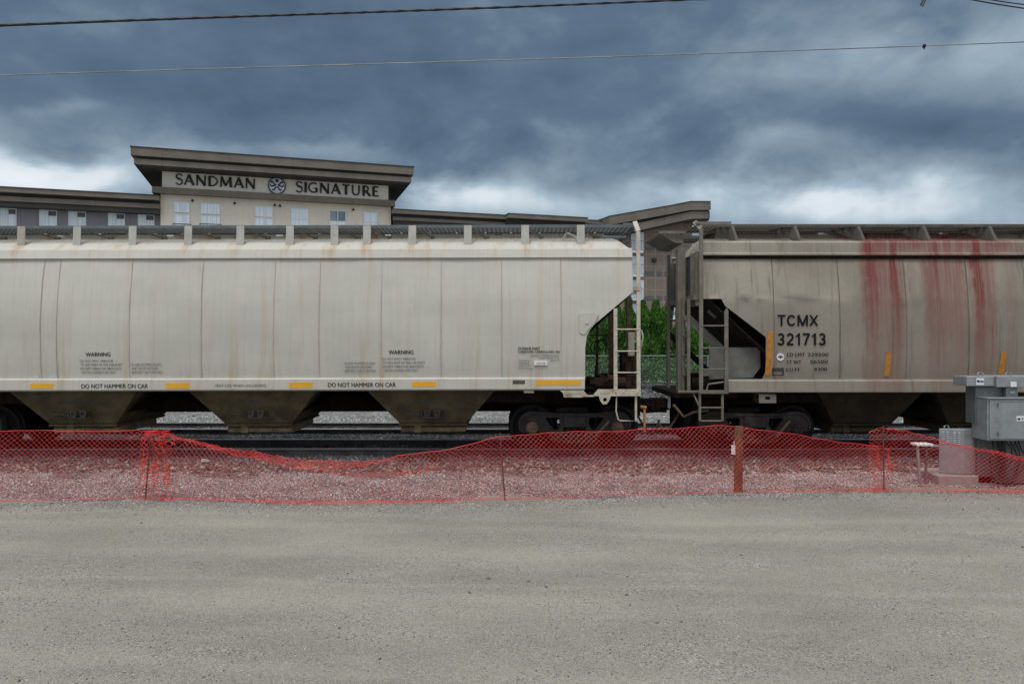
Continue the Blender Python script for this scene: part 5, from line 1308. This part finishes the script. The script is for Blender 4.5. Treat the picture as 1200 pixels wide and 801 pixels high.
for sx_ in (-1, 1):
    for pts in ([(.12, .05), (.3, .2), (.42, .32), (.55, .5)], [(.12, .05), (.38, -.02), (.58, -.12), (.74, .0), (.76, .12)], [(.05, -.12), (.2, -.3), (.28, -.48), (.45, -.55), (.5, -.42)], [(.55, .5), (.66, .42), (.6, .30)]):
        P3 = [(ec[0]+sx_*a*er, ye, ec[1]+b*er) for a, b in pts]
        for p, q in zip(P3[:-1], P3[1:]): mb.bar(p, q, er*.15, .04)
mb.build('emblem_figure', M['navy'], em)
# tower windows
for a, b, ac in ((203.5, 222.5, 1), (235, 258, 1), (299, 319.5, 0), (341, 361.5, 0), (386, 405.5, 0), (426, 442, 0)):
    up_ = 236+(a-203)*.055; lo = 250.5+(a-203)*.04
    window(a, b, up_, up_+12.5, .02, mat='glass' if a != 386 else 'glassd'); window(a, b, lo, lo+17, .02)
    if a < 260:
        x0, x1 = S(a-1, .5), S(b+1, .5); z = HZ(a, 262, .5); mb = MB().box(x0, x1, -.55, -.50, z-.05, z+.03)
        for k in range(7): xk = x0+(x1-x0)*k/6; mb.box(xk-.015, xk+.015, -.54, -.51, z-1, z)
        for yk in (x0, x1): mb.box(yk-.02, yk+.02, -.54, 0, z-.03, z+.02)
        mb.build('balcony_rail', M['black'], hot)
for px, py in ((225.5, 235), (275, 238), (322, 240.3), (328, 241), (414, 245.5)):
    x, z = S(px, .1), HZ(px, py, .1); MB().lathe([(.12, 0), (.12, -.2), (.05, -.24)], (x, 0, z), 'y', 12).build('wall_lamp', M['black'], hot)
# left wing
zW = HZ(100, 224, .0)
wx0 = S(-160); zr0 = HZ(0, 219, 1.0)
hb('wing_wall', M['hgrey'], wx0, tL-.01, -.6, -12, 0, HZ(0, 238, -.6))
slab('wing_roof', wx0-1, tL-.02, .8, -12, HZ(0, 224.5, .8), HZ(0, 219, .8), 'fascia')
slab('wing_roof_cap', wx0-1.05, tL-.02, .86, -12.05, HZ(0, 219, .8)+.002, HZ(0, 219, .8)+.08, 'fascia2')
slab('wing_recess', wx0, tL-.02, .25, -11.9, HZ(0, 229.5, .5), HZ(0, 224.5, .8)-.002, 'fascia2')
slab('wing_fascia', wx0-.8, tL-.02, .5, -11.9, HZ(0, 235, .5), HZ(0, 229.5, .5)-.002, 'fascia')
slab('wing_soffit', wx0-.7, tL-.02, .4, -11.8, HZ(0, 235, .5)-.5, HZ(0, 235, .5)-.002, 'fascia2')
for a, b in ((-70, -50), (-40, -20), (0, 19.5), (46, 67), (80, 101), (126.5, 146.5), (161.5, 181)):
    top = 243.5+a*.045
    window(a, b, top, top+25, -.58, ac=True)
# middle wing
hb('wing_wall', M['hgrey'], tR+.01, S(714), -.6, -12, 0, HZ(600, 262, -.6))
def roof2(x0, x1, off, z1, t1, gap, t2):
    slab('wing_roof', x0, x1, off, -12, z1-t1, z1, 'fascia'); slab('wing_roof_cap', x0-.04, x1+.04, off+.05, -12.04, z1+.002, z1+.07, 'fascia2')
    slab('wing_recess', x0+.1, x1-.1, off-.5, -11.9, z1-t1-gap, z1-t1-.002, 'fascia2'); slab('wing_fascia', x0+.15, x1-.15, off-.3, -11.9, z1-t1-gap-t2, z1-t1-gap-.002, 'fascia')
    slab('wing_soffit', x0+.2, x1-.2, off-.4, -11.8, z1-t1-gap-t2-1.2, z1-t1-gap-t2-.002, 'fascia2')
roof2(tR+.02, S(600, .8), .8, HZ(470, 245.5, .8), .42, .35, .35)
z2 = HZ(620, 251.5, 2.0)
roof2(S(596, 2.0), S(689, 2.0), 2.0, z2, .45, .5, .01)
roof2(S(689, .3), S(716, .3), .3, HZ(700, 258.5, .3), .4, .35, .3)
# small raised ridge joining the roofs
# right wing with rising shed roof
rL, rR = S(722, 1.0), S(811, 1.0)
def shed(name, pts, off, depth, th, mat, shrink=0):
    """pts: top edge in photo pixels; slab th metres thick"""
    top = [(S(p, off), HZ(p, q, off)) for p, q in pts]; bot = [(a, b-th) for a, b in top]
    mb = MB()
    for i in range(len(top)-1): mb.prism_y([top[i], top[i+1], bot[i+1], bot[i]], -off, depth)
    return mb.build(name, M[mat], hot)
shed('shed_roof', [(714, 253.5), (786, 240.8), (809, 236.3), (833, 236.3)], 2.2, 10, 1.0, 'fascia')
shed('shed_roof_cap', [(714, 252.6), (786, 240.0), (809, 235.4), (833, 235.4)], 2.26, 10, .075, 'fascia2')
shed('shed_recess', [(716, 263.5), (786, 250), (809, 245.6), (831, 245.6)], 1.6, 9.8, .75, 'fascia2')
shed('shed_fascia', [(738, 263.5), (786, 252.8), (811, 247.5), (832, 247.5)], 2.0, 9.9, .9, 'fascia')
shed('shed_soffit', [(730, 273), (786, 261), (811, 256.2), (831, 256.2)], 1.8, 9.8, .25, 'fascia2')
mb = MB(); topw = [(S(p, 0), HZ(p, q, 0)) for p, q in ((724, 272), (786, 260.5), (811, 256.5))]
poly = topw+[(topw[-1][0], 0), (topw[0][0], 0)]
mb.prism_y(poly, 0, 12).build('wing_wall', M['hbrown'], hot)
# belt courses and balcony doors on the right wing
bx0, bx1 = S(755), S(776)
for py in (291, 320, 349): 
    for a, b in ((756.5, 766.5), (770, 775.5), (779, 788)): hb('belt_panel', M['fascia2b'] if 'fascia2b' in M else M['acgrille'], S(a, .06), S(b, .06), .06, 0, HZ(760, py+2.3, .06), HZ(760, py-2.3, .06))
MB().lathe([(.28, 0), (.28, -.3), (.1, -.35)], (S(766), 0, HZ(766, 305)), 'y', 16).build('wall_lamp', M['black'], hot)
for k, py in enumerate((272, 300, 328, 356)):
    window(739, 754.5, py, py+21, .04, ref=747)
    z = HZ(747, py+10, 1.2); x0, x1 = S(738, 1.2), S(754, 1.2)
    b_ = MB().box(x0, x1, -1.2, -.01, HZ(747, py+22.5, 1.2)-.12, HZ(747, py+22.5, 1.2)+.12).build('balcony_slab', M['wframe'], hot)
    mb = MB().box(x0, x1, -1.2, -1.15, z, z+.06)
    for q in range(9): xk = x0+(x1-x0)*q/8; mb.box(xk-.012, xk+.012, -1.19, -1.16, HZ(747, py+22.5, 1.2)+.12, z)
    mb.build('balcony_rail', M['galvdark'], hot)
window(782, 794, 361, 374, .04); window(666, 676, 300, 320, -.55)
mb = MB()
for k in range(4): x = S(735+k*1.5, 0); mb.tube([(x, 3, HZ(736, 250, 0)), (x+.1, 3, HZ(736, 247.2-(k % 2), 0))], .06, 6)
mb.build('roof_vent', M['galvdark'], hot)

# ------------------------------------------------------------------ overhead wires
def wire_obj(pts, r0, r1, mat, label, twist=False, cat='wire'):
    P = [Vector((X(a, D), D, Z(b, D))) for a, b, D in pts]
    # smooth interpolation
    out = []; rs = []
    n = 90; xs_ = [p.x for p in P]
    t_ = np.linspace(0, len(P)-1, n)
    idx = np.arange(len(P))
    co3 = np.polyfit(idx, np.array([tuple(p) for p in P]), min(3, len(P)-1))
    for q in t_:
        v_ = sum(co3[i]*q**(len(co3)-1-i) for i in range(len(co3))); out.append(tuple(v_)); rs.append(r0+(r1-r0)*q/(len(P)-1))
    mb = MB(); mb.tube(out, rs, 8)
    if twist:
        dense = []
        for k in range(len(out)-1):
            a, b = Vector(out[k]), Vector(out[k+1])
            for q in range(6): dense.append(a.lerp(b, q/6))
        for ph in (0, 3.14):
            mb.tube([(p.x, p.y+rs[0]*.6*math.cos(i*.33+ph), p.z+rs[0]*.5*math.sin(i*.33+ph)) for i, p in enumerate(dense)], rs[0]*.5, 5)
    o_ = Vector(out[len(out)//2]); o = mb.build('overhead_wire', mat, None, tuple(o_), smooth=True); o.location = o_
    return tag(o, label, cat, 'overhead wires crossing the sky')
wire_obj([(-500, 52, 9.5), (0, 30.5, 10), (300, 18.5, 10.6), (600, 8, 11.4), (830, -1, 12.2), (1300, -24, 14)], .021, .013, M['wireblack'], 'thick black twisted cable crossing the top left of the sky', True)
wire_obj([(-400, 101, 13), (0, 90, 13), (300, 78.5, 13), (600, 69, 13), (900, 61, 13), (1200, 50, 13), (1600, 32, 13)], .009, .009, M['wiregrey'], 'thin grey cable crossing the whole sky above the hotel')
wire_obj([(1050, -16, 12), (1140, 0, 12), (1200, 10, 12), (1400, 38, 12)], .011, .011, M['wireblack'], 'lower of the two short black wires in the top right corner')
wire_obj([(1060, -14, 12.3), (1165, 0.5, 12.3), (1200, 5.5, 12.3), (1400, 30, 12.3)], .010, .010, M['wireblack'], 'upper of the two short black wires in the top right corner')
q = Vector((X(1083, 13), 13, Z(54, 13)))
mb = MB().lathe([(.01, -.03), (.032, -.02), (.032, .02), (.01, .03)], q, 'x', 10).tube([q, q-Vector((0, 0, .06))], .01, 6).build('cable_clamp', M['wireblack'], None, tuple(q)); mb.location = q
tag(mb, 'small black clamp hanging on the thin grey cable at right', 'cable clamp')
q = Vector((X(1081, 12), 12, Z(2, 12)))
mb = MB().tube([q+Vector((.04, 0, .5)), q+Vector((.02, 0, .05)), q+Vector((-.03, 0, -.06))], .014, 6).tube([q+Vector((.09, 0, .5)), q+Vector((.05, 0, .03)), q+Vector((.0, 0, -.08))], .012, 6).build('cable_tail', M['wireblack'], None, tuple(q)); mb.location = q
tag(mb, 'frayed black cable tail dangling at the top edge of the sky', 'cable end')

sc.render.engine = 'CYCLES'
